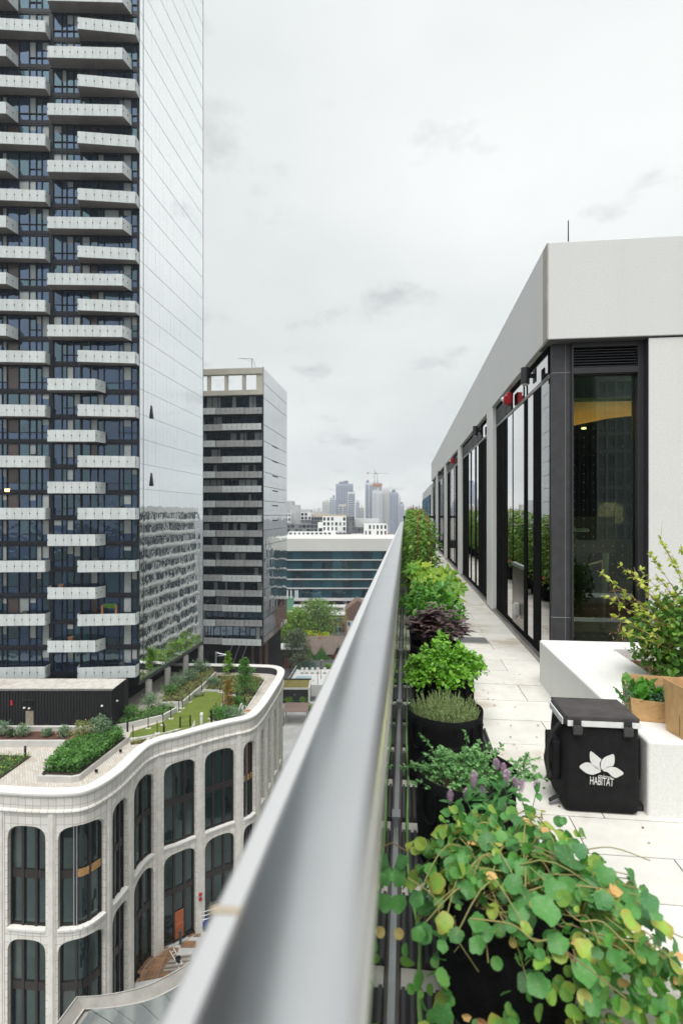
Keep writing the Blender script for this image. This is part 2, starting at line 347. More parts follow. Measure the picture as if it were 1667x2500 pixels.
# mirrored side, plane X = -30.5
side_y = [60.3 + .08, 61.35] + [61.35 + 1.07 * k for k in range(1, 18)] + [80.6]
RZ = [(HY - y + 12) * SC for y in YS]
RZ = [RZ[0] + 3.22 * k for k in range(7, 0, -1)] + RZ; ZTOP = RZ[0]; RZ[-1] = -19.4
bk = MB(); bk.box(-.14, -.06, .08, 20.3, -19.4 - GZ, ZTOP - GZ); bk.build('side_backing', mat('glass_joint_grey', (.22, .23, .24), .5), tower)
def mirror_rows(parent, base, ys, zs, x, m_, seed, amp=.006, gap=.02, hgap=.035):
    rr = random.Random(seed)
    for j in range(len(zs) - 1):
        g = MB(); zt, zb = zs[j], zs[j + 1]
        for k in range(len(ys) - 1):
            a, b = ys[k] + gap, ys[k + 1] - gap; lo, hi = zb + hgap, zt - hgap
            t1, t2 = rr.uniform(-amp, amp), rr.uniform(-amp, amp)
            zsp = [lo, hi]
            if rr.random() < .25: zsp = [lo, lo + (hi - lo) * .33, hi]
            for q in range(len(zsp) - 1):
                z0_, z1_ = zsp[q] + (.012 if q else 0), zsp[q + 1]
                g.quad(Vector((x + t1, a, z0_)) - base, Vector((x, b, z0_)) - base, Vector((x + t2, b, z1_)) - base, Vector((x + t1 + t2, a, z1_)) - base)
        g.build('glass_band', m_, parent)
tbase = Vector((-30.5, 60.3, GZ))
mirror_rows(tower, tbase, side_y, RZ, -30.5, mirror_t, 3, .004, .009, .02)
mu = MB()
mu.box(-.06, .05, -.02, .09, -19.4 - GZ, ZTOP - GZ); mu.box(-.06, .03, 20.27, 20.33, -19.4 - GZ, ZTOP - GZ)
mu.box(-.06, .03, 1.03, 1.07, -19.4 - GZ, ZTOP - GZ); mu.build('corner_mullion', tframe, tower)
tm = MB()
for z in RZ[1:-1]: tm.box(-.05, .015, .09, 20.27, z - .02 - GZ, z + .02 - GZ)
tm.build('floor_trim', mat('silver_trim', (0.30, 0.31, 0.32), .45, .5), tower)
for zc in (13.2, 5.0):                                                                    # tilted open vents
    v = MB(); b_ = Vector((0, 2.9, zc - GZ)); v.add([b_, b_ + Vector((0, .45, 0)), b_ + Vector((.2, .45, -1.6)), b_ + Vector((.2, 0, -1.6)), b_ + Vector((0, 0, -1.6)), b_ + Vector((0, .45, -1.6))], [(0, 3, 2, 1), (0, 4, 3), (1, 2, 5), (3, 4, 5, 2)])
    v.build('open_vent', tframe, tower)
us = MB(); us.box(-18, .02, 0, 20.3, -19.8 - GZ, -19.42 - GZ); us.build('underside_beam', mat('dark_beam', (.06, .062, .066), .6), tower)
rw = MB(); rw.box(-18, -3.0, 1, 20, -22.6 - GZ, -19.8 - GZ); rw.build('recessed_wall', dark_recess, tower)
for py, px in ((62.1, -30.1), (67.6, -30.25), (73.6, -30.3), (79.4, -30.35)):
    c = MB(); c.lathe([(.40, 0), (.40, 3.0)], (0, 0, 0), 20); c.build('pilotis', mat('raw_concrete', (.42, .41, .39), .85, var=.12, vs=1.5, bump=.2, bs=12), tower, smooth=True, loc=Vector((px - .1, py, -22.75)) - tbase)
# ================================================================== SECOND APARTMENT BUILDING
BX, BY = -27.9, 106.5
b2 = empty('apartment_building', (BX, BY, GZ), label='mid-rise apartment block with grey banded balconies and open concrete roof frame behind the tower', cat='building')
bb = Vector((BX, BY, GZ)); S2 = 109 / F
Y2 = [1011.4, 1051, 1091, 1130, 1166.6, 1202, 1238, 1273.7, 1310, 1346.4, 1382, 1418.6, 1455.6, 1491.5, 1527.8, 1573]
Z2 = [(HY - y) * S2 for y in Y2]
guardL = mat('pale_guard', (0.62, 0.66, 0.65), .6, var=.06, vs=1, bump=.1, bs=20)
guardD = mat('grey_guard', (0.40, 0.41, 0.41), .65, var=.1, vs=1, bump=.1, bs=20)
cream = mat('cream_concrete', (0.56, 0.54, 0.46), .8, var=.08, vs=.5)
g2m = mirrormat('block_glass', (.6, .75, .9), .03, .05, .6, (.02, .035, .05), facing=.11, top=.8)
def b2box(mb, u0, u1, p0, p1, z0, z1, mi=0): mb.box(-u1, -u0, -p1, -p0, z0 - GZ, z1 - GZ, mi)
c2 = MB(); b2box(c2, 0.05, 30, -20, -.6, -25.9, 24.0); c2.build('core', dark_recess, b2)
for i, z in enumerate(Z2):
    zt = Z2[i - 1] if i else 23.9
    g1, g2 = MB(), MB(); rr = random.Random(40 + i)
    def seg(mb, u0, u1, p):
        k = max(1, round((u1 - u0) / .95)); w = (u1 - u0) / k
        for q in range(k):
            b2box(mb, u0 + q * w + .02, u0 + (q + 1) * w - .02, p - .06, p, z, z + 1.25)
            b2box(mb, u0 + q * w - .05, u0 + q * w + .05, p, p + .03, z + .55, z + .68, 1)
    if i % 2 == 0: seg(g1, 9.4, 13.5, 1.25); seg(g2, .05, 3.6, .75); seg(g2, 3.6, 9.4, 1.0); seg(g2, 13.5, 20, 1.0)
    else: seg(g2, 8.0, 16, .95); seg(g1, .05, 8.0, 1.3)
    g1.build('balcony_guard', [guardL, bolt_m], b2, kind='stuff'); g2.build('balcony_guard', [guardD, bolt_m], b2, kind='stuff')
    s = MB(); b2box(s, .05, 20, -.55, .7, z - .02, z + .22); s.build('slab', tframe, b2)
    fr = MB(); b2box(fr, 0.05, 20, -.55, -.12, zt - .35, zt - .03)
    w_ = {0: MB(), 1: MB(), 2: MB()}; u = .1
    while u < 19:
        ww = rr.choice([.6, .9, 1.2, 1.4]); b2box(fr, u - .05, u + .05, -.5, -.2, z + .2, zt - .3)
        x = rr.random(); k = 2 if x < .27 else (1 if x < .5 else 0)
        b2box(w_[k], u + .05, u + ww - .05, -.35, -.32, z + .2, zt - .36); u += ww
    fr.build('window_frame', tframe, b2)
    for k, m_ in ((0, g2m), (1, glassB), (2, blindA)): w_[k].build('window_row', m_, b2, kind='stuff')
fr = MB(); zb, zt = 23.7, 29.0                                                            # open roof frame
b2box(fr, .02, 24, -.5, .7, zb, zb + .95); b2box(fr, .02, 24, -.5, .7, zt - 1.15, zt)
for u0, u1 in ((.02, 1.3), (3.6, 4.2), (6.2 + 1.0, 7.8), (10.8, 11.4), (14.5, 15.1), (19, 19.6)): b2box(fr, u0, u1, -.3, .5, zb + .95, zt - 1.15)
fr.build('roof_frame', cream, b2)
mirror_rows(b2, bb, [BY + .1 + 1.22 * k for k in range(19)], [29.2, 26.2, 23.2] + [z + 1.25 for z in Z2[1:]] + [-25.9], BX, mirrormat('grey_coated_glass', (0.80, 0.82, 0.82), .03, .02, .5, facing=.3), 9, .008, .03, .05)
mb = MB(); mb.box(-.16, -.07, .1, 22.1, -26.2 - GZ, 29.2 - GZ); mb.box(-.1, .06, -.05, .1, -26.2 - GZ, 29.3 - GZ); mb.build('side_backing', mull_m, b2)
slots = MB()
for k in range(6): slots.box(.0, .04, 7.5, 12.5, 23.4 - 3.35 * k * .95 - 9 - GZ, 23.4 - 3.35 * k * .95 - 8.75 - GZ)
slots.build('vent_slot', dark_recess, b2)
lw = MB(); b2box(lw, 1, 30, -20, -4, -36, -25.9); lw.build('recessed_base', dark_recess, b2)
rust = mat('rust_steel', (.09, .035, .03), .6, var=.2)
for u in (.6, 2.2, -.6):
    c = MB(); b2box(c, u, u + .5, -1.5, -.9, GZ, -25.9); c.build('steel_post', rust, b2)
for u in (3.5, 5, 6.5):
    c = MB(); c.tube([(-u - 4, 3, -36 - GZ), (-u, 1, -26 - GZ)], .12, n=6); c.build('brace', mat('grey_brace', (.2, .2, .21), .5), b2)
dv = empty('davit_arm', (BX - 2.5, BY + .6, 29.0), label='thin roof davit arm on top of the apartment block', cat='davit')
MB().tube([(0, 0, 0), (0, 0, 2.2)], .07).tube([(.7, 0, .2), (.6, 0, 1.1), (.1, 0, 2.1)], .05).build('mast', grey_metal, dv)
MB().tube([(.2, 0, 2.15), (-2.8, 0, 2.3)], .06).tube([(-1.4, 0, 2.2), (0, 0, 1.5)], .04).build('arm', grey_metal, dv)
# ================================================================== CURVED PODIUM
limestone = NT('limestone_tiles')
T = limestone; bs_ = T.n('ShaderNodeBsdfPrincipled', i_Roughness=.7); uvn = T.n('ShaderNodeUVMap')
br = T.n('ShaderNodeTexBrick', offset=0.0, squash=1.0); br.inputs['Scale'].default_value = 1.0; br.inputs['Mortar Size'].default_value = .018; br.inputs['Brick Width'].default_value = .62; br.inputs['Row Height'].default_value = .62
br.inputs['Color1'].default_value = c4((.76, .745, .70)); br.inputs['Color2'].default_value = c4((.64, .61, .55)); br.inputs['Mortar'].default_value = c4((.36, .345, .31)); br.inputs['Bias'].default_value = -.2
T.l(uvn.outputs[0], br.inputs['Vector'])
cc, _ = noise_mix(T, br.outputs['Color'], (.58, .56, .52), .8, lo=.55, hi=.8)
T.l(cc, bs_.inputs['Base Color']); bpn = T.n('ShaderNodeBump', i_Strength=.7, i_Distance=.03, invert=True); T.l(br.outputs['Fac'], bpn.inputs['Height']); T.l(bpn.outputs[0], bs_.inputs['Normal']); T.l(bs_.outputs[0], T.o.inputs[0])
limestone = T.m
coping_m = mat('pale_coping', (.74, .73, .70), .7, var=.05, vs=.6)
PZ = -21.62
edge = [(-140, 1925), (0, 1932), (90, 1937), (173, 1936), (217, 1928), (260, 1907), (303, 1876), (340, 1840), (364, 1819), (398, 1804), (437, 1795), (490, 1780), (561, 1762), (616, 1749), (644, 1724), (669, 1687), (688, 1656), (694, 1637), (682, 1627), (645, 1622.5), (520, 1620), (380, 1618)]
path = smooth_path([G(x, y, PZ) for x, y in edge], 14)
# light smoothing keeps the curve fair
for _ in range(6): path = [path[0]] + [(path[i - 1] + path[i] * 2 + path[i + 1]) / 4 for i in range(1, len(path) - 1)] + [path[-1]]
cum = [0]
for i in range(1, len(path)): cum.append(cum[-1] + (path[i] - path[i - 1]).length)
def pat(s):
    s = max(0, min(cum[-1] - 1e-4, s)); lo, hi = 0, len(cum) - 1
    while hi - lo > 1:
        m_ = (lo + hi) // 2
        if cum[m_] <= s: lo = m_
        else: hi = m_
    t = (s - cum[lo]) / max(1e-6, cum[hi] - cum[lo]); p = path[lo].lerp(path[hi], t)
    a, b = path[max(0, lo - 1)], path[min(len(path) - 1, hi + 1)]; tg = (b - a).normalized()
    return p, Vector((tg.y, -tg.x, 0))                                                    # outward is to the right of travel
def PW(s, off, z):
    p, n_ = pat(s); q = p + n_ * off; return Vector((q.x, q.y, z))
def px_of(p):
    r_ = p.x * CS + p.y * SN; d = -p.x * SN + p.y * CS; return CX + F * r_ / d
tip = max(range(len(path)), key=lambda i: px_of(path[i]))
def s_at(px):
    for i in range(tip):
        a, b = px_of(path[i]), px_of(path[i + 1])
        if a <= px <= b: return cum[i] + (px - a) / max(1e-6, b - a) * (cum[i + 1] - cum[i])
    return cum[tip]
pod = empty('curved_podium', tuple(path[40].xy) + (GZ,), label='curved cream stone podium with two tiers of tall arched windows', cat='building')
pb = Vector((path[40].x, path[40].y, GZ))
prof = [(-1.0, -22.62), (-1.0, -21.72), (-.93, -21.62), (-.04, -21.60), (.02, -21.66), (.02, -21.80), (-.06, -21.92), (-.16, -22.02), (-.2, -22.2), (-.2, -22.98), (-.06, -23.02), (-.02, -23.12), (-.07, -23.26), (-.2, -23.32)]
pm = MB(); pm.uv = []; N = 320; Ls = [cum[-1] * i / (N - 1) for i in range(N)]
vs = []
for s in Ls:
    acc = 0
    for k, (o, z) in enumerate(prof):
        if k: acc += math.hypot(prof[k][0] - prof[k - 1][0], prof[k][1] - prof[k - 1][1])
        vs.append(PW(s, o, z) - pb); pm.uv.append((s, acc))
K = len(prof)
inner_dark = mat('dark_parapet_lining', (.03, .03, .032), .8)
pm.add(vs, [(i * K + k, (i + 1) * K + k, (i + 1) * K + k + 1, i * K + k + 1) for i in range(N - 1) for k in range(1, K - 1)], 0)
pm.add([], [], 0)
for i in range(N - 1):
    s = Ls[i]; pm.f.append((i * K, (i + 1) * K, (i + 1) * K + 1, i * K + 1)); pm.m.append(2 if s > cum[tip] - 2 else 1)
for i in range(len(pm.f)):
    if pm.m[i] == 0 and (i % (K - 2)) <= 4: pm.m[i] = 1
pm.build('cornice', [limestone, coping_m, inner_dark], pod, smooth=False)
bays = [(-120, -18), (14, 108), (138, 262), (280, 317), (333, 379), (402, 480), (502, 574), (596, 627), (641, 648), (659, 664.5), (673, 676.5), (684.5, 687.5)]
sb = [(s_at(a), s_at(b)) for a, b in bays]
sb = [(a, max(b, a + 1.2)) for a, b in sb]
A1, S1, A2, S2_ = -24.3, -32.35, -33.15, -42.1
def arch(s, a, b, zt): 
    t = abs((s - (a + b) / 2) / ((b - a) / 2)); t = min(1, t); return zt - 1.25 * (1 - (1 - t ** 3.0) ** (1 / 3.0))
wm_ = MB(); wm_.uv = []
def wq(s0, s1, za0, za1, zb0, zb1, off=-.2):
    for s, z in ((s0, zb0), (s1, zb1), (s1, za1), (s0, za0)): pass
    pts_ = [(s0, zb0), (s1, zb1), (s1, za1), (s0, za0)]
    wm_.uv += [(s, z) for s, z in pts_]; wm_.add([PW(s, off, z) - pb for s, z in pts_], [(0, 1, 2, 3)])
def reveal(s0, z0, s1, z1):
    pts_ = [(s0, z0, -.2), (s1, z1, -.2), (s1, z1, -.75), (s0, z0, -.75)]
    wm_.uv += [(s + o, z) for s, z, o in pts_]; wm_.add([PW(s, o, z) - pb for s, z, o in pts_], [(0, 1, 2, 3)])
send = cum[tip] + 6
prev = 0
def pier(a, b):
    k = max(1, int((b - a) / .5)); 
    for q in range(k): wq(a + (b - a) * q / k, a + (b - a) * (q + 1) / k, -23.3, -23.3, GZ, GZ)
for a, b in sb:
    pier(prev, a)
    k = 14
    ss_ = [a + (b - a) * (.5 - .5 * math.cos(PI * q / k)) for q in range(k + 1)]
    for q in range(k):
        s0, s1 = ss_[q], ss_[q + 1]
        wq(s0, s1, -23.3, -23.3, arch(s0, a, b, A1), arch(s1, a, b, A1)); wq(s0, s1, S1, S1, arch(s0, a, b, A2), arch(s1, a, b, A2)); wq(s0, s1, S2_, S2_, GZ, GZ)
        for zt in (A1, A2): reveal(s0, arch(s0, a, b, zt), s1, arch(s1, a, b, zt))
        reveal(s0, S1, s1, S1)
    for e in (a, b):
        for zt, zb in ((A1, S1), (A2, S2_)): reveal(e, zb, e, zt - 1.25)
    prev = b
pier(prev, send)
wm_.build('wall', limestone, pod)
pglass = mirrormat('podium_glass', (.55, .68, .66), .03, .03, .4, (.006, .015, .0155), facing=.03, rand=.8, hi=.38, top=1.0)
bronze = mat('bronze_frame', (.018, .014, .012), .45, var=.2)
osb = mat('osb_board', (.42, .24, .09), .75, var=.25, vs=8)
orange_ply = mat('orange_plywood', (.40, .11, .035), .7, var=.25, vs=3)
cover_m = mat('dust_covered_glass', (.03, .048, .046), .25, var=.4, vs=.5, coat=.7)
for bi, (a, b) in enumerate(sb):
    w = b - a; m1, m2 = a + w * .33, a + w * .69
    for tier, (zt, zb, zband) in enumerate(((A1, S1, -28.3), (A2, S2_, -37.1))):
        fr = MB()
        for s in (a + .07, m1, m2, b - .07):
            p, n_ = pat(s); tg = Vector((-n_.y, n_.x, 0)); hw = .06 if s in (a + .07, b - .07) else .11
            fr.obox(PW(s - hw, -.74, zb) - pb, PW(s + hw, -.74, zb) - PW(s - hw, -.74, zb), n_ * .2, (0, 0, arch(s, a, b, zt) - zb + (.0 if hw > .1 else .02)))
        k = 6
        for q in range(k):
            s0, s1 = a + w * q / k, a + w * (q + 1) / k; p, n_ = pat((s0 + s1) / 2)
            fr.obox(PW(s0, -.76, zband - .33) - pb, PW(s1, -.76, zband - .33) - PW(s0, -.76, zband - .33), n_ * .17, (0, 0, .66))
            fr.obox(PW(s0, -.76, zb) - pb, PW(s1, -.76, zb) - PW(s0, -.76, zb), n_ * .15, (0, 0, .16))
        fr.build('window_frame', bronze, pod)
        for c_, (e0, e1) in enumerate(((a, m1), (m1, m2), (m2, b))):
            for row in (0, 1):
                pmb = MB(); k = 5; vs_ = []
                for q in range(k + 1):
                    s = e0 + (e1 - e0) * q / k
                    if row == 0: z0, z1 = zband + .3, arch(s, a, b, zt)
                    else: z0, z1 = zb + .1, zband - .3
                    vs_ += [PW(s, -.7, z0) - pb, PW(s, -.7, max(z1, z0 + .01)) - pb]
                m_ = pglass if random.random() < .8 else cover_m
                lab = None
                if bi == 7 and tier == 0 and c_ == 1 and row == 0: m_, lab = orange_ply, 'orange plywood filling the upper middle pane'
                if bi == 4 and tier == 1 and c_ == 0 and row == 0: m_, lab = mat('salmon_board', (.33, .14, .08), .7, var=.2), 'salmon board covering a lower-tier pane'
                pmb.add(vs_, [(2 * q, 2 * q + 2, 2 * q + 3, 2 * q + 1) for q in range(k)]).build('pane', m_, pod, label=lab)
    if bi in (2, 7):
        ob = MB(); s0, s1 = (m1 + .1, b - .12) if bi == 2 else (a + .2, b - .1)
        for q in range(6):
            x0, x1 = s0 + (s1 - s0) * q / 6, s0 + (s1 - s0) * (q + 1) / 6; p, n_ = pat(x0)
            ob.obox(PW(x0, -.585, -28.55) - pb, PW(x1, -.585, -28.55) - PW(x0, -.585, -28.55), n_ * .03, (0, 0, .6))
        ob.build('spandrel_board', osb, pod, label='raw tan board across the spandrel')
        st = MB()
        for ds in (-.16, .1): p, n_ = pat(m1 + ds); st.obox(PW(m1 + ds, -.53, S1) - pb, pat(m1)[1].cross(Vector((0, 0, 1))) * .07, n_ * .05, (0, 0, arch(m1, a, b, A1) - S1))
        st.build('steel_strip', grey_metal, pod)
    sl = MB()
    for q in range(8):
        x0, x1 = a + w * q / 8, a + w * (q + 1) / 8; p, n_ = pat((x0 + x1) / 2)
        sl.obox(PW(x0, -.5, S1 - .12) - pb, PW(x1, -.5, S1 - .12) - PW(x0, -.5, S1 - .12), n_ * .42, (0, 0, .16))
    sl.build('sill', coping_m, pod)
    if bi:
        c0, c1 = sb[bi - 1][1], a; mid = (c0 + c1) / 2; hw = (c1 - c0) * .17
        pl = MB(); p, n_ = pat(mid)
        for (s0, s1, o) in ((mid - hw, mid + hw, .14), (mid - hw * 1.7, mid - hw, .07), (mid + hw, mid + hw * 1.7, .07)):
            pl.obox(PW(s0, -.21, GZ + .02) - pb, PW(s1, -.21, GZ) - PW(s0, -.21, GZ), n_ * o, (0, 0, -23.3 - GZ))
        pl.build('pilaster', mat('pilaster_stone', (.71, .69, .64), .7, var=.1, vs=1.2, streak=.15) if bi == 1 else bpy.data.materials['pilaster_stone'], pod)
door_b = sb[5]; dm = MB(); a, b = door_b; m1, m2 = a + (b - a) * .36, a + (b - a) * .66; p, n_ = pat((m1 + m2) / 2)
dm.obox(PW(m1, -.62, S2_ + .2) - pb, PW(m2, -.62, 0) - PW(m1, -.62, 0), n_ * .06, (0, 0, 2.7)); dm.build('door', orange_ply, pod, label='orange plywood temporary door at street level')
# roof terrace slab closing the podium
terr_m = NT('roof_pavers'); T = terr_m; bs_ = T.n('ShaderNodeBsdfPrincipled', i_Roughness=.85); tcn = T.n('ShaderNodeTexCoord')
br = T.n('ShaderNodeTexBrick', offset=.5); br.inputs['Scale'].default_value = 1; br.inputs['Brick Width'].default_value = .6; br.inputs['Row Height'].default_value = .2; br.inputs['Mortar Size'].default_value = .012
br.inputs['Color1'].default_value = c4((.56, .53, .48)); br.inputs['Color2'].default_value = c4((.44, .385, .33)); br.inputs['Mortar'].default_value = c4((.28, .25, .22)); br.inputs['Bias'].default_value = -.3
mpn = T.n('ShaderNodeMapping'); mpn.inputs['Rotation'].default_value = (0, 0, R(52)); T.l(tcn.outputs['Object'], mpn.inputs[0]); T.l(mpn.outputs[0], br.inputs['Vector'])
cc, _ = noise_mix(T, br.outputs['Color'], (.36, .28, .21), .35, lo=.56, hi=.75); T.l(cc, bs_.inputs['Base Color']); T.l(bs_.outputs[0], T.o.inputs[0])
GA = -22.6
inner = [PW(s, -.98, 0) for s in Ls[::4]]
poly = [(p.x, p.y) for p in inner] + [(-75, inner[-1].y), (-75, inner[0].y - 6)]
rf = MB(); rf.add([(x, y, GA) for x, y in poly], [tuple(range(len(poly)))]); rf.build('roof_terrace', T.m, kind='structure')
# ================================================================== ROOF TERRACE OF THE NEAR BUILDING
FZ = -1.5
paver_m = mat('concrete_paver', (.66, .645, .60), .85, var=.06, vs=7, bump=.25, bs=180, stain=(.42, .35, .26), ss=1.35, rand=.07)
host = empty('near_building', (0, 12, GZ), label='near building whose roof terrace carries the planters and the metal rail', cat='building')
hb = MB(); hb.box(-.17, 40, -34, 33, 0, FZ - .09 - GZ); hb.build('block', fascia_m, host)
hw_ = MB()
for k in range(9): hw_.box(-.19, -.172, -44, 32, 3 + 4.3 * k, 5.4 + 4.3 * k)
hw_.build('window_band', glassB, host)
MB().box(-.16, 40, -22, 46, FZ - .09, FZ - .014).build('terrace_floor', mat('joint_grey', (.13, .125, .115), .9), kind='structure')
floor_o = bpy.data.objects['terrace_floor']
ys = [.25, .56, .86, 1.16, 1.46, 1.944 - .2, 1.944, 2.233, 2.53, 2.83]; ys = [.14, .44, .74, 1.04, 1.34, 1.644, 1.944, 2.233, 2.53, 2.83]
while ys[-1] < 28: ys.append(ys[-1] + .425)
rj = random.Random(5)
for j in range(len(ys) - 1):
    y0, y1 = ys[j], ys[j + 1]
    xe = 3.4 if y0 < 5.2 else 1.405
    off = {7: 1.16, 8: .808}.get(j, .98 if j % 2 else .53)
    xs = [-.015] + [x for x in (off - .9, off, off + .9, off + 1.8) if .1 < x < xe - .05] + [xe]
    for a, b in zip(xs, xs[1:]):
        dz = rj.uniform(-.0012, .0012); g = .0028
        p = MB(); p.box(a + g, b - g, y0 + g, y1 - g, FZ - .012, FZ + dz)
        p.build('paver', paver_m, floor_o)
# flush grilles set into the walkway
grille_m = mat('grille_steel', (.5, .5, .5), .45, .6)
for gx, gy in ((.80, 6.63), (.52, 10.6)):
    g = empty('floor_drain', (gx, gy, FZ + .003), label='slotted metal drain grille in the walkway ' + ('near the planter bench' if gy < 8 else 'farther along, beside the purple basil row'), cat='drain')
    fm = MB(); w, d = .17, .15; fm.box(-w, w, -d, -d + .015, 0, .006); fm.box(-w, w, d - .015, d, 0, .006); fm.box(-w, -w + .015, -d + .015, d - .015, 0, .006); fm.box(w - .015, w, -d + .015, d - .015, 0, .006); fm.build('frame', grille_m, g)
    MB().box(-w + .015, w - .015, -d + .015, d - .015, 0, .001).build('pit', dark_recess, g)
    for k in range(11):
        x = -w + .03 + k * .027; MB().box(x, x + .014, -d + .016, d - .016, .0012, .005).build('bar', grille_m, g)
# ------------------------------------------------------------------ glass balustrade with wide metal rail
rail_m = mat('satin_aluminium', (.63, .635, .645), .29, 1.0, var=.015, vs=5, bump=.008, bs=500)
lip_m = mat('lip_painted_sheen', (.78, .78, .78), .4, .8, var=.02, vs=5)  # lip metal made paler, the sky's sheen is put into its colour
bal = empty('glass_balustrade', (-.09, 0, FZ), label='glass balustrade with wide satin aluminium handrail along the roof edge', cat='balustrade')
bo_ = Vector((-.09, 0, FZ))
def rail_profile():
    pts = [(-.170, -.396), (-.1740, -.374), (-.1725, -.3615), (-.168, -.3575), (-.1475, -.3570)]
    al = [36, 33, 29, 25, 21, 17, 13, 9, 5, 1, -4, -10, -18, -28, -42, -58, -75, -90]
    x, z = -.1472, -.3562; st_ = [.0086] * 13 + [.0076, .007, .0065, .006, .006]
    for a_, l_ in zip(al, st_): pts.append((x, z)); x += l_ * math.cos(R(a_)); z += l_ * math.sin(R(a_))
    pts += [(x, z), (x - .002, z - .02), (x - .01, z - .03), (-.16, z - .03)]
    print('rail right edge', x, z); return pts
RP = rail_profile()
seam = [-1.4, 3.62, 6.9, 10.1, 13.3, 16.5, 19.7, 22.9, 24.3]
for a, b in zip(seam, seam[1:]):
    m_ = MB(); n_ = len(RP); ring = lambda y, sc=1.0: [Vector((x, y, z)) - bo_ for x, z in RP]
    vs = ring(a + .0012) + ring(b - .0012)
    m_.add(vs, [(i, (i + 1) % n_, (i + 1) % n_ + n_, i + n_) for i in range(n_)]); m_.add(vs, [tuple(range(n_)), tuple(range(2 * n_ - 1, n_ - 1, -1))])
    o = m_.build('handrail', [rail_m, lip_m], bal)
    for i, p in enumerate(o.data.polygons): p.material_index = 1 if i in (1, 2, 3) else 0; p.use_smooth = i < 3 or 5 <= i <= 22
    m_ = MB(); c_ = Vector((-.095, 0, -.385))
    vs = [Vector((c_.x + (x - c_.x) * .985, y, c_.z + (z - c_.z) * .985)) - bo_ for y in (b - .01, b + .01) for x, z in RP]
    m_.add(vs, [(i, (i + 1) % n_, (i + 1) % n_ + n_, i + n_) for i in range(n_)]); m_.build('joint_sleeve', sill_m if False else mat('sleeve_tan', (.34, .31, .27), .5), bal)  # sleeve bridging the rail joint, in its own tan
MB().box(-.1736 + .09, -.146 + .09, .474, .483, 1.1405, 1.1438).build('lip_seam', mat('seam_sealant', (.36, .31, .24), .7), bal)
bglass = clearglass('balustrade_glass', (.90, .95, .93))
gy = -1.4
while gy < 24:
    MB().box(-.052 + .09, -.040 + .09, gy + .008, gy + 1.552, .032, FZ * 0 + 1.09).build('glass_panel', bglass, bal); gy += 1.57
MB().box(-.066 + .09, -.041 + .09 + .012, -1.4, 24.3, .0, .034).build('base_shoe', grey_metal, bal)
for k in range(10): MB().box(-.04 + .09, -.02 + .09, 1.0 + 1.57 * k, 1.07 + 1.57 * k, .03, .085).build('clamp', grey_metal, bal)
# ------------------------------------------------------------------ pavilion
pav = empty('pavilion', (1.33, 5.36, FZ), label='white precast pavilion with dark framed glazing beside the terrace walkway', cat='building')
po = Vector((1.33, 5.36, FZ))
def PB(mb, x0, x1, y0, y1, z0, z1, mi=0): mb.box(x0 - po.x, x1 - po.x, y0 - po.y, y1 - po.y, z0 - po.z, z1 - po.z, mi); return mb
def bev(o, w=.008, seg=2):
    m_ = o.modifiers.new('bevel', 'BEVEL'); m_.width = w; m_.segments = seg; m_.limit_method = 'ANGLE'; return o
XF, XG = 1.333, 1.41
ft = 2.564
fj = [5.36 + .012, 9.03, 13.9, 18.8, 23.7, 28.0]
for a, b in zip(fj, fj[1:]): bev(PB(MB(), XF, XF + .32, a + (.15 if a < 5.5 else .006), b - .006, 1.65, ft).build('fascia_panel', fascia_m, pav), .006)
bev(PB(MB(), XF + .012, 5.2, 5.36, 5.51, 1.65, ft).build('fascia_panel', fascia_m, pav), .006)
bev(PB(MB(), XF, XF + .011, 5.36, 5.52, 1.652, ft - .004).build('corner_strip', mat('corner_joint', (.40, .38, .34), .8), pav), .002)
PB(MB(), XF + .33, 5.2, 5.52, 28, 2.3, 2.34).build('roof', fascia_m, pav)
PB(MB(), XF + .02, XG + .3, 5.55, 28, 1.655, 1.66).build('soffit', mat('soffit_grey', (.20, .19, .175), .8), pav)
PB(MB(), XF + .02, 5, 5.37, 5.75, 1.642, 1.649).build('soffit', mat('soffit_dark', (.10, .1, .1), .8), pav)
wall_w = PB(MB(), 2.248, 4.6, 5.375, 5.7, FZ, 1.635).build('white_wall', concrete, pav); bev(wall_w, .006)
for a, b in ((8.645, 9.2), (13.57, 14.15), (18.4, 18.98), (23.3, 23.9)): bev(PB(MB(), XF, XG + .12, a, b, FZ + .02, 1.655).build('column', fascia_m, pav), .012)
# front window
PB(MB(), 1.412, 1.585, 5.49, 5.565, FZ, 1.64).build('corner_pillar', charcoal, pav)
for z in (1.36, -1.0): PB(MB(), 1.4105, 1.586, 5.488, 5.56, z, z + .006).build('pillar_joint', mat('pale_joint', (.25, .25, .25), .7), pav)
PB(MB(), 1.535, 1.539, 5.4885, 5.55, FZ, 1.64).build('pillar_joint', mat('pale_joint2', (.2, .2, .2), .7), pav)
f = MB(); PB(f, 1.586, 1.604, 5.46, 5.62, FZ, 1.64); PB(f, 2.19, 2.246, 5.47, 5.62, FZ, 1.64); PB(f, 1.604, 2.19, 5.46, 5.62, 1.345, 1.40); PB(f, 1.604, 2.19, 5.46, 5.62, 1.595, 1.64); PB(f, 1.604, 2.19, 5.47, 5.62, FZ, FZ + .08); PB(f, 2.2435, 2.2475, 5.38, 5.469, FZ, 1.64)
f.build('window_frame', mat('graphite_frame', (.035, .035, .04), .4, var=.1), pav)
for k in range(7):
    z = 1.412 + k * .0262
    s = MB(); s.add([Vector((x, y, z + dz)) - po for x in (1.605, 2.189) for y, dz in ((5.485, 0), (5.53, .018), (5.53, .023), (5.485, .005))], [(0, 3, 2, 1), (4, 5, 6, 7), (0, 1, 5, 4), (1, 2, 6, 5), (2, 3, 7, 6), (3, 0, 4, 7)])
    s.build('louvre_slat', mat('slat_grey', (.06, .06, .065), .4), pav)
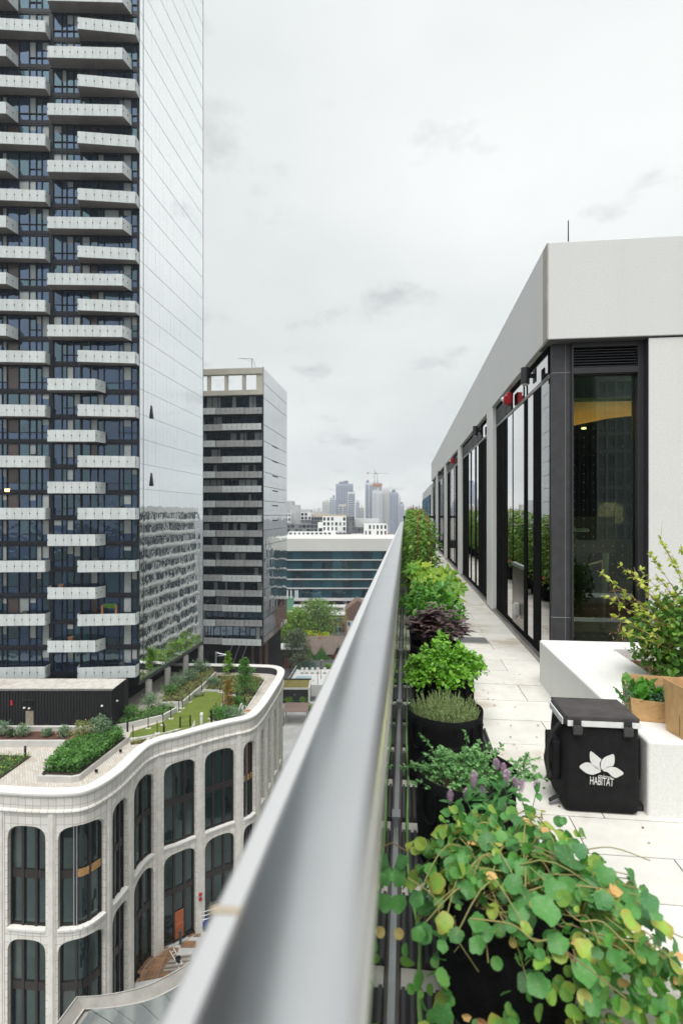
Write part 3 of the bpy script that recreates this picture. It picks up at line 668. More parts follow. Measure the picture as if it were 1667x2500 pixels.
PB(MB(), 1.604, 2.19, 5.54, 5.55, 1.4, 1.6).build('louvre_back', dark_recess, pav)
fglass = clearglass('front_glass', (.62, .80, .70), 1.6)
pane_f = PB(MB(), 1.604, 2.19, 5.53, 5.54, FZ + .08, 1.345).build('pane', fglass, pav)
dots = MB()
for ix in range(7):
    for iz in range(31): dots.box(1.63 + ix * .0885 - po.x - .0014, 1.63 + ix * .0885 - po.x + .0014, 5.5275 - po.y, 5.529 - po.y, FZ + .15 + iz * .087 - po.z - .0014, FZ + .15 + iz * .087 - po.z + .0014)
dots.build('dot_pattern', white_paint, pav, kind='stuff')
# side glazing, bay by bay
sglass = clearglass('side_glass', (.30, .34, .33), 1.5, boost=2.3)
brown_panel = mat('bronze_panel', (.16, .13, .115), .22, .8, var=.08)
yy = [YX(x, XG) for x in (1337, 1319.7, 1302, 1287.4, 1279.6, 1251.7, 1250, 1238, 1222.8, 1208)]
bays_p = [(5.566, 8.645), (9.2, 13.57), (14.15, 18.4), (18.98, 23.3), (23.9, 27.6)]
slat_sm = mat('louvre_grey', (.10, .10, .105), .4)
for bi, (a, b) in enumerate(bays_p):
    L = b - a
    if bi == 0: blk = [(5.90, 6.22), (6.52, 6.69), (7.36, 7.40), (7.77, 8.24), (8.27, 8.645)]
    else: blk = [(a + L * t0, a + L * t1) for t0, t1 in ((0, .015), (.10, .23), (.25, .35), (.42, .47), (.60, .64), (.72, .84), (.855, 1.0))]
    f = MB()
    PB(f, XG - .014, XG + .05, a, b, 1.60, 1.65); f.build('window_head', matte_black, pav)
    PB(MB(), XG - .012, XG + .05, a, b, 1.33, 1.37).build('window_transom', sill_metal, pav)
    PB(MB(), XG - .012, XG + .05, a, b, FZ + .05, FZ + .11).build('window_rail', matte_black, pav)
    for k, (y0, y1) in enumerate(blk): PB(MB(), XG - (.010 if y1 - y0 > .1 else .008), XG + .05, y0, y1, FZ + .11, 1.33).build('mullion', matte_black, pav)
    edges = [a] + [v for p_ in blk for v in p_] + [b]
    gaps = [(edges[i], edges[i + 1]) for i in range(0, len(edges), 2) if edges[i + 1] - edges[i] > .025]
    for y0, y1 in gaps:
        low = FZ + .11
        if bi == 0 and abs(y0 - 6.69) < .01:
            PB(MB(), XG - .012, XG + .01, y0, y1, low, -.66).build('solid_panel', brown_panel, pav, label='bronze metal panel below the side glazing'); low = -.62
            PB(MB(), XG - .03, XG + .04, y0, y1, -.66, -.62).build('window_rail', grey_metal, pav)
        PB(MB(), XG - .004, XG + .004, y0, y1, low, 1.33).build('pane', sglass, pav)
    tops = [a, 6.52, 6.69, 7.40, 7.80, b] if bi == 0 else [a, a + L * .22, a + L * .36, a + L * .55, a + L * .75, b]
    for k, (y0, y1) in enumerate(zip(tops, tops[1:])):
        PB(MB(), XG - .010, XG + .05, y0, y0 + .035, 1.37, 1.60).build('mullion', matte_black, pav)
        y0 += .036
        if (bi == 0 and k >= 3) or (bi > 0 and k > 0):
            lm = MB()
            for q in range(7): PB(lm, XG - .018, XG + .01, y0, y1, 1.385 + q * .031, 1.385 + q * .031 + .016)
            lm.build('louvre', slat_sm, pav, kind='stuff'); PB(MB(), XG + .012, XG + .02, y0, y1, 1.37, 1.60).build('louvre_back', dark_recess, pav)
        else: PB(MB(), XG - .004, XG + .004, y0, y1, 1.37, 1.60).build('transom_pane', sglass, pav)
    PB(MB(), XG - .065, XG + .06, a, b, FZ, FZ + .05).build('sill', sill_metal, pav)
room = MB(); PB(room, 1.62, 5.1, 5.75, 28, FZ + .0, FZ + .02); room.build('interior_floor', mat('gym_floor', (.05, .05, .05), .5), pav)
PB(MB(), 1.62, 5.1, 8.5, 28, 1.60, 1.64).build('interior_ceiling', mat('gym_ceiling', (.06, .06, .06), .9), pav)
PB(MB(), 5.0, 5.1, 5.75, 28, FZ + .02, 1.6).build('interior_wall', dark_recess, pav)
PB(MB(), 1.5, 5.1, 27.9, 28, FZ, 1.65).build('interior_wall', dark_recess, pav)
wc = MB().prism([(x - po.x, y - po.y) for x, y in ((1.62, 5.72), (3.6, 5.72), (3.6, 6.1), (2.9, 6.3), (2.35, 6.75), (1.62, 8.3))], 1.12 - po.z, 1.16 - po.z).build('timber_ceiling', mat('warm_timber', (.62, .33, .13), .5, var=.18, vs=2, spec=.3), pav, label='warm timber ceiling lit from inside the front window')
for x, y in ((1.9, 6.6), (2.3, 7.4), (2.0, 8.0)):
    MB().lathe([(0.001, 0), (.03, 0), (.03, .02)], (x - po.x, y - po.y, 1.10 - po.z), 12).build('downlight', mat('warm_lamp', (1, .8, .5), .5, emit=(1, .65, .3), es=2.5), pav)
pl_d = bpy.data.lights.new('ceiling_lamp', 'POINT'); pl_d.energy = 42; pl_d.color = (1, .62, .28); pl_d.shadow_soft_size = .15; link('ceiling_lamp', pl_d, None, (2.5, 7.0, .0), label='warm lamp lighting the timber ceiling inside the pavilion', cat='lamp')
# low wing beyond the terrace end
wing = empty('low_wing', (XF, 35, FZ), label='low grey wing with vertical mullions beyond the dark terrace fence', cat='building')
wo = Vector((XF, 35, FZ)); m_ = MB(); m_.box(XF - wo.x, 9, 28.2 - 35, 41.5 - 35, 0, 3.03); m_.build('wall', fascia_m, wing)
for k in range(16):
    y = 28.4 + k * .8; MB().box(-.06, -.002, y - 35, y + .3 - 35, 1.2, 2.5).build('window_strip', glassB, wing)
# wall lamps and alarm sounders on the glazing
def wall_lamp(y, z, lab):
    e = empty('wall_lamp', (XG, y, z), label=lab, cat='lamp', group='cylinder lamps along the pavilion')
    MB().box(-.055, -.04, -.055, .055, -.07, .07).build('back_plate', black_metal, e)
    MB().box(-.10, -.055, -.018, .018, -.02, .02).build('arm', black_metal, e)
    MB().lathe([(.001, -.085), (.034, -.085), (.045, -.082), (.045, .082), (.042, .088), (.001, .088)], (-.145, 0, 0), 20).build('shade', mat('lamp_black', (.02, .022, .026), .4), e, smooth=False)
    MB().lathe([(.001, -.105), (.03, -.10), (.036, -.084)], (-.145, 0, 0), 16).build('lens', mat('lamp_lens', (.6, .6, .58), .3), e)
wall_lamp(5.98, 1.46, 'black cylinder wall lamp nearest the camera above the corner glazing')
wall_lamp(10.1, 1.50, 'black cylinder wall lamp past the first white column')
wall_lamp(20.6, 1.50, 'farthest black cylinder wall lamp, past the third white column')
def sounder(y, z, lab):
    e = empty('alarm_sounder', (XG, y, z), label=lab, cat='alarm', group='red alarm sounders along the pavilion')
    bev(MB().box(-.10, -.03, -.085, .085, -.075, .075).build('housing', red_plastic, e), .012)
    bev(MB().box(-.135, -.10, -.075, .02, -.07, .03).build('horn_cover', red_plastic, e), .01)
    MB().lathe([(.001, .03), (.02, .026), (.034, .0)], (0, 0, 0), 14).build('strobe', white_paint, e, loc=(-.137, -.02, -.005), rot=(0, -PI / 2, 0))
    for k in range(4): MB().box(-.139, -.1355, -.07, -.05, -.06 + k * .02, -.052 + k * .02).build('slot', black_metal, e)
sounder(7.35, 1.50, 'red alarm sounder nearest the camera, above the first glazing bay')
sounder(15.7, 1.50, 'smaller-looking red alarm sounder farther along, past the second white column')
e = empty('outlet_box', (XG - .013, YX(1268, XG), -1.17), label='grey weatherproof outlet box on the bronze panel', cat='outlet box')
bev(MB().box(-.055, 0, -.05, .05, -.075, .075).build('cover', mat('outlet_grey', (.42, .42, .42), .5), e), .01); MB().box(-.07, -.055, -.03, .03, -.06, .05).build('lid', mat('outlet_lid', (.5, .5, .5), .4), e); MB().tube([(-.03, 0, -.075), (-.03, 0, -.12)], .012).build('conduit', grey_metal, e)
lr = empty('lightning_rod', (1.6, 5.62, ft - .1), label='thin dark lightning rod on the pavilion roof', cat='rod'); MB().tube([(0, 0, 0), (0, 0, .43)], .007, .005, 5).build('rod', black_metal, lr); MB().lathe([(.03, -.13), (.03, .02), (.001, .03)], n=10).build('foot', black_metal, lr)
# treadmill seen dimly through the front glass
tr = empty('treadmill', (1.95, 6.5, FZ + .02), label='dark treadmill standing inside the front window', cat='treadmill')
MB().box(-.35, .35, -.2, 1.4, 0, .18).build('deck', black_plastic, tr)
for s in (-1, 1):
    MB().tube([(s * .3, .1, .18), (s * .3, -.05, 1.15)], .035, n=8).build('upright', grey_metal, tr)
    MB().tube([(s * .3, -.05, .95), (s * .3, .5, .85)], .025, n=8).build('handrail', mat('pale_grip', (.35, .42, .4), .4), tr)
MB().box(-.36, .36, -.14, -.04, 1.05, 1.45).build('console', black_plastic, tr)
pill = MB(); n_ = 10
pp = [(.085 * (1 if k < n_ else -1) * .78 + .019 * math.cos(-PI / 2 + PI * k / (n_ - 1) + (0 if k < n_ else PI / (n_ - 1) * -1 + 0)), 0) for k in range(0)]
pts = [(.066 + .019 * math.cos(R(-90 + 20 * k)), .019 * math.sin(R(-90 + 20 * k))) for k in range(10)] + [(-.066 + .019 * math.cos(R(90 + 20 * k)), .019 * math.sin(R(90 + 20 * k))) for k in range(10)]
pill.add([(x, -.142, 1.30 + z) for x, z in pts], [tuple(range(20))]); pill.build('badge', mat('badge_grey', (.55, .58, .56), .5), tr)
def text(name, body, size, m_, parent, loc, rot, sx=1.0, shear=0.0, bold=0.0):
    cu = bpy.data.curves.new(name, 'FONT'); cu.body = body; cu.size = size; cu.align_x = 'CENTER'; cu.align_y = 'CENTER'; cu.shear = shear; cu.offset = bold; cu.extrude = .0004; cu.materials.append(m_)
    o = link(name, cu); bpy.context.view_layer.update(); me = bpy.data.meshes.new_from_object(o.evaluated_get(bpy.context.evaluated_depsgraph_get())); bpy.data.objects.remove(o)
    return link(name, me, parent, loc, rot, (sx, 1, 1))
text('badge_lettering', 'PRECOR', .036, black_metal, tr, (.01, -.1435, 1.30), (PI / 2, 0, 0), .95)
# ------------------------------------------------------------------ concrete bench planter with shrub bed
pl = empty('bench_planter', (1.195, 2.87, FZ), label='white concrete bench planter holding the leafy shrub', cat='planter')
def ringbox(x0, x1, y0, y1, ix0, ix1, iy0, iy1, z0, z1, zi):
    m_ = MB(); o = [(x0, y0), (x1, y0), (x1, y1), (x0, y1)]; i_ = [(ix0, iy0), (ix1, iy0), (ix1, iy1), (ix0, iy1)]
    vs = [(*p, z0) for p in o] + [(*p, z1) for p in o] + [(*p, z1) for p in i_] + [(*p, zi) for p in i_]
    fs = []
    for k in range(4):
        q = (k + 1) % 4; fs += [(k, q, q + 4, k + 4), (k + 4, q + 4, q + 8, k + 8), (k + 8, q + 8, q + 12, k + 12)]
    fs.append((12, 13, 14, 15)); return m_.add(vs, fs)
bev(ringbox(0, 3.0, 0, 2.2, .535, 2.8, .42, 1.96, .0, .375, .2).build('shell', concrete, pl), .014, 3)
sm = MB(); nx, ny = 24, 18
sm.add([(.5 + 2.4 * i / nx, .35 + 1.7 * j / ny, .275 + .04 * noise.noise(Vector((i * .4, j * .4, 3))) + random.uniform(-.012, .012)) for j in range(ny + 1) for i in range(nx + 1)], [(j * (nx + 1) + i, j * (nx + 1) + i + 1, (j + 1) * (nx + 1) + i + 1, (j + 1) * (nx + 1) + i) for j in range(ny) for i in range(nx)])
sm.build('mulch', mulch_m, pl)
chips = MB()
for k in range(1400):
    x, y = random.uniform(.54, 2.6), random.uniform(.43, 1.95); a = random.uniform(0, PI); l = random.uniform(.008, .022); z = .29 + random.uniform(-.02, .03)
    chips.obox((x, y, z), (l * math.cos(a), l * math.sin(a), random.uniform(-.01, .01)), (-.006 * math.sin(a), .006 * math.cos(a), 0), (0, 0, .004))
chips.build('bark_chips', mulch_m, pl, kind='stuff')
# ------------------------------------------------------------------ insulated backpack with the flower emblem
fabric = mat('black_nylon', (.009, .009, .010), .8, var=.2, vs=18, bump=.35, bs=220, spec=.25)
lidm = mat('dusty_black_nylon', (.055, .049, .050), .85, var=.2, vs=12, bump=.3, bs=200)
tape = mat('reflective_tape', (.72, .73, .73), .5, var=.06, vs=20, bump=.2, bs=60)
webbing = mat('black_webbing', (.02, .02, .021), .7, var=.15, vs=30, bump=.3, bs=300)
buckle = mat('buckle_plastic', (.045, .045, .047), .45, var=.1)
bp = empty('cooler_backpack', (.98, 2.865, FZ), label='black insulated backpack with white flower emblem standing by the bench', cat='backpack')
def rrect(w, d, r_, n=4):
    pts = []
    for cx, cy, a0 in ((w / 2 - r_, d - r_, 0), (-w / 2 + r_, d - r_, 90), (-w / 2 + r_, r_, 180), (w / 2 - r_, r_, 270)):
        for k in range(n + 1): pts.append((cx + r_ * math.cos(R(a0 + 90 * k / n)), cy + r_ * math.sin(R(a0 + 90 * k / n))))
    return pts
def loft(secs):
    m_ = MB(); n_ = len(secs[0]); m_.add([v for s_ in secs for v in s_], [(i * n_ + j, i * n_ + (j + 1) % n_, (i + 1) * n_ + (j + 1) % n_, (i + 1) * n_ + j) for i in range(len(secs) - 1) for j in range(n_)] + [tuple(range(n_ - 1, -1, -1)), tuple((len(secs) - 1) * n_ + j for j in range(n_))]); return m_
secs = []
for z, w, d, y0 in ((.0, .345, .27, .012), (.012, .362, .288, .002), (.06, .368, .295, .0), (.2, .364, .297, .0), (.34, .360, .293, .0), (.42, .352, .285, .003), (.445, .350, .282, .004)):
    secs.append([(x + .003 * math.sin(z * 40 + x * 20), y + y0 + (0 if y < .05 else .003 * math.sin(z * 31)), z + (.008 * (x / .18) ** 2 if z < .03 else 0)) for x, y in rrect(w, d, .03, 4)])
loft(secs).build('body', fabric, bp, smooth=True)
lid = loft([[(x, y - .006, z) for x, y in rrect(w, d, .022, 4)] for z, w, d in ((.440, .356, .292), (.446, .360, .296), (.472, .359, .296), (.483, .350, .288), (.487, .33, .27))])
lid.build('lid', lidm, bp, smooth=True)
MB().tube([(-.172, .003, .479), (.172, .003, .479), (.172, .288, .479), (-.172, .288, .479), (-.172, .003, .479)], .0055, n=6).build('lid_piping', webbing, bp)
MB().box(-.170, .178, -.0115, -.0065, .439, .466).build('front_tape', tape, bp)
MB().box(-.1895, -.1835, .02, .26, .436, .468).build('side_tape', tape, bp)
for x in (-.125, .115):
    c = MB(); c.box(x - .019, x + .019, -.017, -.0117, .395, .474); c.build('clip_strap', webbing, bp)
    c = MB(); c.box(x - .021, x + .021, -.026, -.017, .404, .447); c.box(x - .0235, x - .0205, -.024, -.014, .41, .44); c.box(x + .0205, x + .0235, -.024, -.014, .41, .44); c.box(x - .017, x + .017, -.029, -.026, .421, .426, 0); bev(c.build('buckle', buckle, bp), .002)
# side pocket, straps and base tabs on the left, pocket on the right
bev(loft([[(-.205 + (x * .35), y * .62 + .05, z) for x, y in rrect(.12, .28, .03, 3)] for z in (.14, .17, .30, .33)]).build('side_pocket', fabric, bp, smooth=True), .004)
MB().tube(smooth_path([(-.185, .06, .43), (-.225, .08, .36), (-.245, .09, .27), (-.24, .09, .18), (-.225, .08, .14)], 5), .011, .013, 6).build('carry_strap', webbing, bp)
MB().tube(smooth_path([(-.225, .10, .33), (-.25, .1, .24), (-.238, .09, .15), (-.25, .09, .115)], 5), .008, .012, 6).tube([(-.232, .1, .20), (-.224, .1, .11)], .008, n=5).build('loose_strap', webbing, bp)
MB().box(-.206, -.198, .07, .13, .285, .315).build('mesh_patch', lidm, bp)
MB().obox((-.18, .06, .05), (-.062, -.012, -.028), (0, .03, 0), (.004, 0, .008)).build('base_tab', webbing, bp)
MB().obox((.178, .05, .0), (.045, .0, .002), (0, .05, 0), (0, 0, .03)).build('base_tab', webbing, bp)
bev(loft([[(.19 + (x * .28), y * .62 + .05, z) for x, y in rrect(.1, .28, .03, 3)] for z in (.16, .18, .33, .36)]).build('side_pocket', fabric, bp, smooth=True), .004)
# emblem: four petals, script word and block word
EK = .000545; ex, ez = (785 - 792) * EK, .0
def E(x, z): return ((x - 797) * EK, -.0055, .445 - (z - 470) * EK * 1.02)
petals = [[(592, 845), (640, 808), (690, 810), (730, 840), (779, 877), (745, 900), (705, 914), (660, 905), (620, 880)],
          [(688, 705), (735, 733), (768, 760), (782, 772), (768, 815), (776, 868), (735, 850), (700, 815), (683, 770)],
          [(890, 722), (898, 780), (884, 826), (840, 834), (792, 866), (778, 830), (785, 785), (812, 752), (850, 733)],
          [(976, 886), (925, 845), (880, 834), (835, 842), (796, 872), (840, 885), (872, 915), (905, 931), (940, 916)]]
ink = mat('white_print', (.70, .70, .68), .8, var=.05, vs=40)
for p in petals:
    q = smooth_path([Vector((*c_, 0)) for c_ in p], 4, True)
    # keep the tip sharp
    q[0] = Vector((*p[0], 0)); m_ = MB(); m_.add([E(v.x, v.y) for v in q], [tuple(range(len(q)))]); m_.build('emblem_petal', ink, bp)
text('block_lettering', 'HABITAT', .056, ink, bp, E(785, 972)[:1] + (-.0062, E(785, 972)[2]), (PI / 2, R(2), 0), .50, bold=.0003)
text('script_lettering', 'micro', .028, ink, bp, E(808, 925)[:1] + (-.0064, E(808, 925)[2]), (PI / 2, R(6), 0), .95, shear=.35)
# ------------------------------------------------------------------ kraft bags of greens on the bench
kraft = mat('kraft_paper', (.56, .35, .16), .8, var=.12, vs=9, bump=.3, bs=25, stain=(.42, .26, .12), ss=5)
def bag(name, loc, rz, w, d, hf, hb, lab, dip=0):
    e = empty(name, loc, rz, label=lab, cat='bag'); m_ = MB(); n_ = 6; vs = []
    out_ = [(-w / 2, 0), (w / 2, 0), (w / 2, d), (-w / 2, d)]
    hh = [hf, hf * .93, hb, hb]
    ring = []
    for k in range(4):
        a, b = out_[k], out_[(k + 1) % 4]
        for q in range(n_):
            t = q / n_; ring.append((a[0] + (b[0] - a[0]) * t, a[1] + (b[1] - a[1]) * t, hh[k] + (hh[(k + 1) % 4] - hh[k]) * t - (dip * math.sin(PI * t) if k == 0 else 0)))
    L_ = len(ring)
    for lev in range(5):
        f_ = lev / 4
        for x, y, h in ring:
            s_ = .93 + .09 * f_; vs.append((x * s_ + random.uniform(-.002, .002), d / 2 + (y - d / 2) * s_ + random.uniform(-.002, .002), h * f_))
    m_.add(vs, [(i * L_ + j, i * L_ + (j + 1) % L_, (i + 1) * L_ + (j + 1) % L_, (i + 1) * L_ + j) for i in range(4) for j in range(L_)] + [tuple(range(L_ - 1, -1, -1))])
    o = m_.build('sack', kraft, e, smooth=False); so = o.modifiers.new('thick', 'SOLIDIFY'); so.thickness = .003
    st = MB(); st.box(-w / 2 * .96 - .002, -w / 2 * .96 + .0, d * .30, d * .31, .01, hb * .9); st.build('fold', mat('fold_shadow', (.2, .12, .06), .9), e)  # thin dark strip paints the shade along the bag's fold
    return e
BT = FZ + .377
bag1 = bag('paper_bag', (1.345, 3.12, BT), R(-8), .25, .2, .125, .20, 'low open kraft bag of leafy greens on the bench top', .008)
bag2 = bag('paper_bag', (1.50, 2.90, BT), R(12), .26, .16, .26, .27, 'taller kraft bag at the right edge, on the bench front')
# ================================================================== TERRACE PLANTS
fabric_pot = mat('black_felt', (.006, .006, .007), .95, var=.3, vs=14, bump=.5, bs=140, spec=.2)
def rnd_unit(up=0.0):
    while True:
        v = Vector((random.uniform(-1, 1), random.uniform(-1, 1), random.uniform(-1, 1)))
        if .05 < v.length < 1: break
    v.normalize(); v.z += up; return v.normalized()
def leaf_ovate(mb, p, d, n_, L, w, fold=.18, droop=.15, mi=0):
    """pointed leaf, folded on its midrib: 4 quads"""
    d = d.normalized(); s_ = d.cross(n_)
    if s_.length < .01: s_ = d.cross(Vector((1, 0, .1)))
    s_.normalize(); n_ = s_.cross(d); u = n_ * (w * fold)
    pts = [p, p + d * L * .35 + s_ * w + u, p + d * L * .38, p + d * L * .35 - s_ * w + u, p + d * L * .72 + s_ * w * .7 + u - n_ * L * droop * .5, p + d * L * .74 - n_ * L * droop * .5, p + d * L * .72 - s_ * w * .7 + u - n_ * L * droop * .5, p + d * L - n_ * L * droop]
    mb.add(pts, [(0, 2, 1), (0, 3, 2), (1, 2, 5, 4), (2, 3, 6, 5), (4, 5, 7), (5, 6, 7)], mi)
def leaf_small(mb, p, d, n_, L, w, mi=0):
    d = d.normalized(); s_ = d.cross(n_)
    if s_.length < .01: s_ = d.cross(Vector((1, 0, .1)))
    s_.normalize(); n_ = s_.cross(d)
    mb.add([p, p + d * L * .5 + s_ * w + n_ * w * .25, p + d * L, p + d * L * .5 - s_ * w + n_ * w * .25], [(0, 1, 2), (0, 2, 3)], mi)
def make_pot(loc, r_=.21, h=.375, label=None, group=None):
    e = empty('fabric_pot', loc, random.uniform(0, .5), label=label, cat='pot', group=group)
    n_ = 32; m_ = MB(); prof = [(r_ * .93, 0), (r_ * .97, h * .15), (r_ * 1.0, h * .5), (r_ * .995, h * .85), (r_ * 1.01, h), (r_ * .985, h + .003), (r_ * .965, h - .01), (r_ * .95, h - .07)]
    vs = []
    for i, (r__, z) in enumerate(prof):
        for j in range(n_):
            a = 2 * PI * j / n_; w = 1 + .014 * math.sin(3 * a + z * 7) + .010 * math.sin(7 * a + 2 + z * 15); vs.append((r__ * w * math.cos(a), r__ * w * math.sin(a), z + (.006 * math.sin(2 * a + 1) if i > 2 else 0)))
    m_.add(vs, [(i * n_ + j, i * n_ + (j + 1) % n_, (i + 1) * n_ + (j + 1) % n_, (i + 1) * n_ + j) for i in range(len(prof) - 1) for j in range(n_)])
    m_.build('felt_wall', fabric_pot, e, smooth=True)
    s = MB(); s.add([(0, 0, h - .045)] + [(r_ * .965 * math.cos(2 * PI * j / n_), r_ * .965 * math.sin(2 * PI * j / n_), h - .06) for j in range(n_)], [(0, j + 1, (j + 1) % n_ + 1) for j in range(n_)]); s.build('soil', soil_m, e)
    for sgn in (-1, 1):
        a0 = -PI / 2 + sgn * .85 - e.rotation_euler.z; hs = MB(); pts = []
        for da, z in ((-.16, h * .9), (-.16, h * .62), (0, h * .55), (.16, h * .62), (.16, h * .9)): pts.append(((r_ * 1.03) * math.cos(a0 + da), (r_ * 1.03) * math.sin(a0 + da), z))
        hs.tube(smooth_path(pts, 3), .007, n=5).build('handle', fabric_pot, e)
    return e
mat_black = mat('ribbed_rubber', (.016, .016, .017), .5, var=.2)
GM = 'black ribbed drain mats under the pots'
def drain_mat(y, lab):
    e = empty('drain_mat', (.27, y, FZ + .001), label=lab, cat='mat', group=GM)
    MB().box(-.285, .285, -.17, .17, 0, .006).build('base', mat_black, e)
    rb = MB()
    for k in range(22): rb.box(-.28 + k * .0262, -.268 + k * .0262, -.165, .165, .006, .02)
    rb.build('rib', mat('rib_grey', (.05, .05, .05), .4), e, kind='stuff')
pots = [(.31, 1.74, 'black fabric pot under the trailing nasturtium, nearest the camera'), (.26, 2.42, 'black fabric pot holding the oregano'), (.225, 3.15, 'black fabric pot with its full rim showing around the thyme'),
        (.27, 3.92, 'black fabric pot under the bright green mint'), (.26, 4.72, 'black fabric pot under the purple basil'), (.26, 5.55, 'black fabric pot under the pepper plant'), (.26, 6.4, 'black fabric pot under the bushy green herb'), (.27, 7.3, 'black fabric pot under the squash')]
for x, y, lab in pots: make_pot((x, y, FZ + .021), label=lab)
ORD = ['first', 'second', 'third', 'fourth', 'fifth', 'sixth', 'seventh', 'eighth', 'ninth', 'tenth', 'eleventh', 'twelfth', 'thirteenth', 'fourteenth', 'fifteenth', 'sixteenth', 'seventeenth', 'eighteenth', 'nineteenth', 'twentieth', 'twenty-first']
for k, y in enumerate([1.5, 1.93, 2.36, 2.79, 3.22, 3.65, 4.08, 4.51, 4.94, 5.37, 5.8]): drain_mat(y + .06, 'black ribbed drain mat under the pots, ' + ORD[k] + ' from the camera')
RIM = FZ + .39
# ---- nasturtium: round leaves on long stems, many yellowing
def round_leaf(seed, lobes=0, R_=1.0):
    rr = random.Random(seed); m_ = MB(); n_ = 16; vs = [(0, 0, -.10)]
    for ring, f_ in ((1, .55), (2, 1.0)):
        for j in range(n_):
            a = 2 * PI * j / n_; rad = f_ * (1 + .09 * math.sin(5 * a + seed) + .07 * math.sin(2 * a + seed) + rr.uniform(-.05, .05)); vs.append((rad * math.cos(a), rad * math.sin(a), (-.01 + .05 * math.sin(2 * a + seed) if ring == 1 else .11 * math.sin(3 * a + seed) + .20 * math.sin(a * 2 + seed * 2) + rr.uniform(-.05, .05))))
    m_.add(vs, [(0, 1 + j, 1 + (j + 1) % n_) for j in range(n_)] + [(1 + j, 1 + n_ + j, 1 + n_ + (j + 1) % n_, 1 + (j + 1) % n_) for j in range(n_)]); return m_
def nast_mat(name, cols, edge):
    T = NT(name); b = T.n('ShaderNodeBsdfPrincipled', i_Roughness=.5); oi = T.n('ShaderNodeObjectInfo'); rp = T.n('ShaderNodeValToRGB'); el = rp.color_ramp.elements
    cols = [tuple(v * 1.75 for v in c) for c in cols]; el[0].color = c4(cols[0]); el[1].color = c4(cols[-1])
    for i, c in enumerate(cols[1:-1]): e = el.new((i + 1) / (len(cols) - 1)); e.color = c4(c)
    T.l(oi.outputs['Random'], rp.inputs[0]); tcn = T.n('ShaderNodeTexCoord'); ln = T.n('ShaderNodeVectorMath', operation='LENGTH'); T.l(tcn.outputs['Object'], ln.inputs[0])
    nz_ = T.n('ShaderNodeTexNoise', i_Scale=1.6, i_Detail=4.0); ad = T.n('ShaderNodeVectorMath', operation='ADD'); T.l(tcn.outputs['Object'], ad.inputs[0]); T.l(oi.outputs['Random'], ad.inputs[1]); T.l(ad.outputs[0], nz_.inputs['Vector'])
    m1 = T.n('ShaderNodeMath', operation='MULTIPLY_ADD'); T.l(nz_.outputs['Fac'], m1.inputs[0]); m1.inputs[1].default_value = 1.3; T.l(ln.outputs['Value'], m1.inputs[2])
    mr = T.n('ShaderNodeMapRange'); mr.inputs[1].default_value = edge; mr.inputs[2].default_value = edge + .6; T.l(m1.outputs[0], mr.inputs[0])
    mx = T.n('ShaderNodeMix', data_type='RGBA'); T.l(mr.outputs[0], mx.inputs[0]); T.l(rp.outputs[0], mx.inputs[6]); mx.inputs[7].default_value = c4((.42, .36, .07))
    m2 = T.n('ShaderNodeMapRange'); m2.inputs[1].default_value = .02; m2.inputs[2].default_value = .16; m2.inputs[3].default_value = .55; m2.inputs[4].default_value = 0; T.l(ln.outputs['Value'], m2.inputs[0])
    mx2 = T.n('ShaderNodeMix', data_type='RGBA'); T.l(m2.outputs[0], mx2.inputs[0]); T.l(mx.outputs[2], mx2.inputs[6]); mx2.inputs[7].default_value = c4((.42, .48, .25))
    sx_ = T.n('ShaderNodeSeparateXYZ'); T.l(tcn.outputs['Object'], sx_.inputs[0]); at = T.n('ShaderNodeMath', operation='ARCTAN2'); T.l(sx_.outputs[1], at.inputs[0]); T.l(sx_.outputs[0], at.inputs[1])
    mu_ = T.n('ShaderNodeMath', operation='MULTIPLY'); T.l(at.outputs[0], mu_.inputs[0]); mu_.inputs[1].default_value = 4.5; sn_ = T.n('ShaderNodeMath', operation='SINE'); T.l(mu_.outputs[0], sn_.inputs[0]); ab_ = T.n('ShaderNodeMath', operation='ABSOLUTE'); T.l(sn_.outputs[0], ab_.inputs[0])
    vr = T.n('ShaderNodeMapRange'); vr.inputs[1].default_value = 0; vr.inputs[2].default_value = .22; vr.inputs[3].default_value = .5; vr.inputs[4].default_value = 0; T.l(ab_.outputs[0], vr.inputs[0])
    mx3 = T.n('ShaderNodeMix', data_type='RGBA'); T.l(vr.outputs[0], mx3.inputs[0]); T.l(mx2.outputs[2], mx3.inputs[6]); mx3.inputs[7].default_value = c4((.30, .42, .16)); mx2 = mx3
    T.l(mx2.outputs[2], b.inputs['Base Color']); tr_ = T.n('ShaderNodeBsdfTranslucent'); T.l(mx2.outputs[2], tr_.inputs[0]); ms = T.n('ShaderNodeMixShader'); ms.inputs[0].default_value = .28
    T.l(b.outputs[0], ms.inputs[1]); T.l(tr_.outputs[0], ms.inputs[2]); T.l(ms.outputs[0], T.o.inputs[0]); return T.m
ng = nast_mat('nasturtium_green', [(.030, .10, .028), (.045, .15, .035), (.06, .19, .04), (.04, .13, .05)], 1.75)
ny_ = nast_mat('nasturtium_yellowing', [(.15, .28, .04), (.24, .34, .05), (.10, .22, .04)], 1.15)
nb = leafmat('dry_leaf', [(.42, .27, .10), (.50, .33, .13), (.36, .20, .09), (.26, .13, .06)], .8, .2, perobj=True)
gmesh = [round_leaf(k).mesh('leaf', ng, True) for k in range(4)]; ymesh = [round_leaf(k + 10).mesh('leaf', ny_, True) for k in range(3)]
def dry(seed):
    rr = random.Random(seed); m_ = MB(); vs = [(0, 0, 0)] + [((.5 + .4 * rr.random()) * math.cos(R(60 * j)), (.35 + .4 * rr.random()) * math.sin(R(60 * j)), rr.uniform(-.4, .4)) for j in range(6)]
    m_.add(vs, [(0, j + 1, (j + 1) % 6 + 1) for j in range(6)]); return m_.mesh('leaf', nb, False)
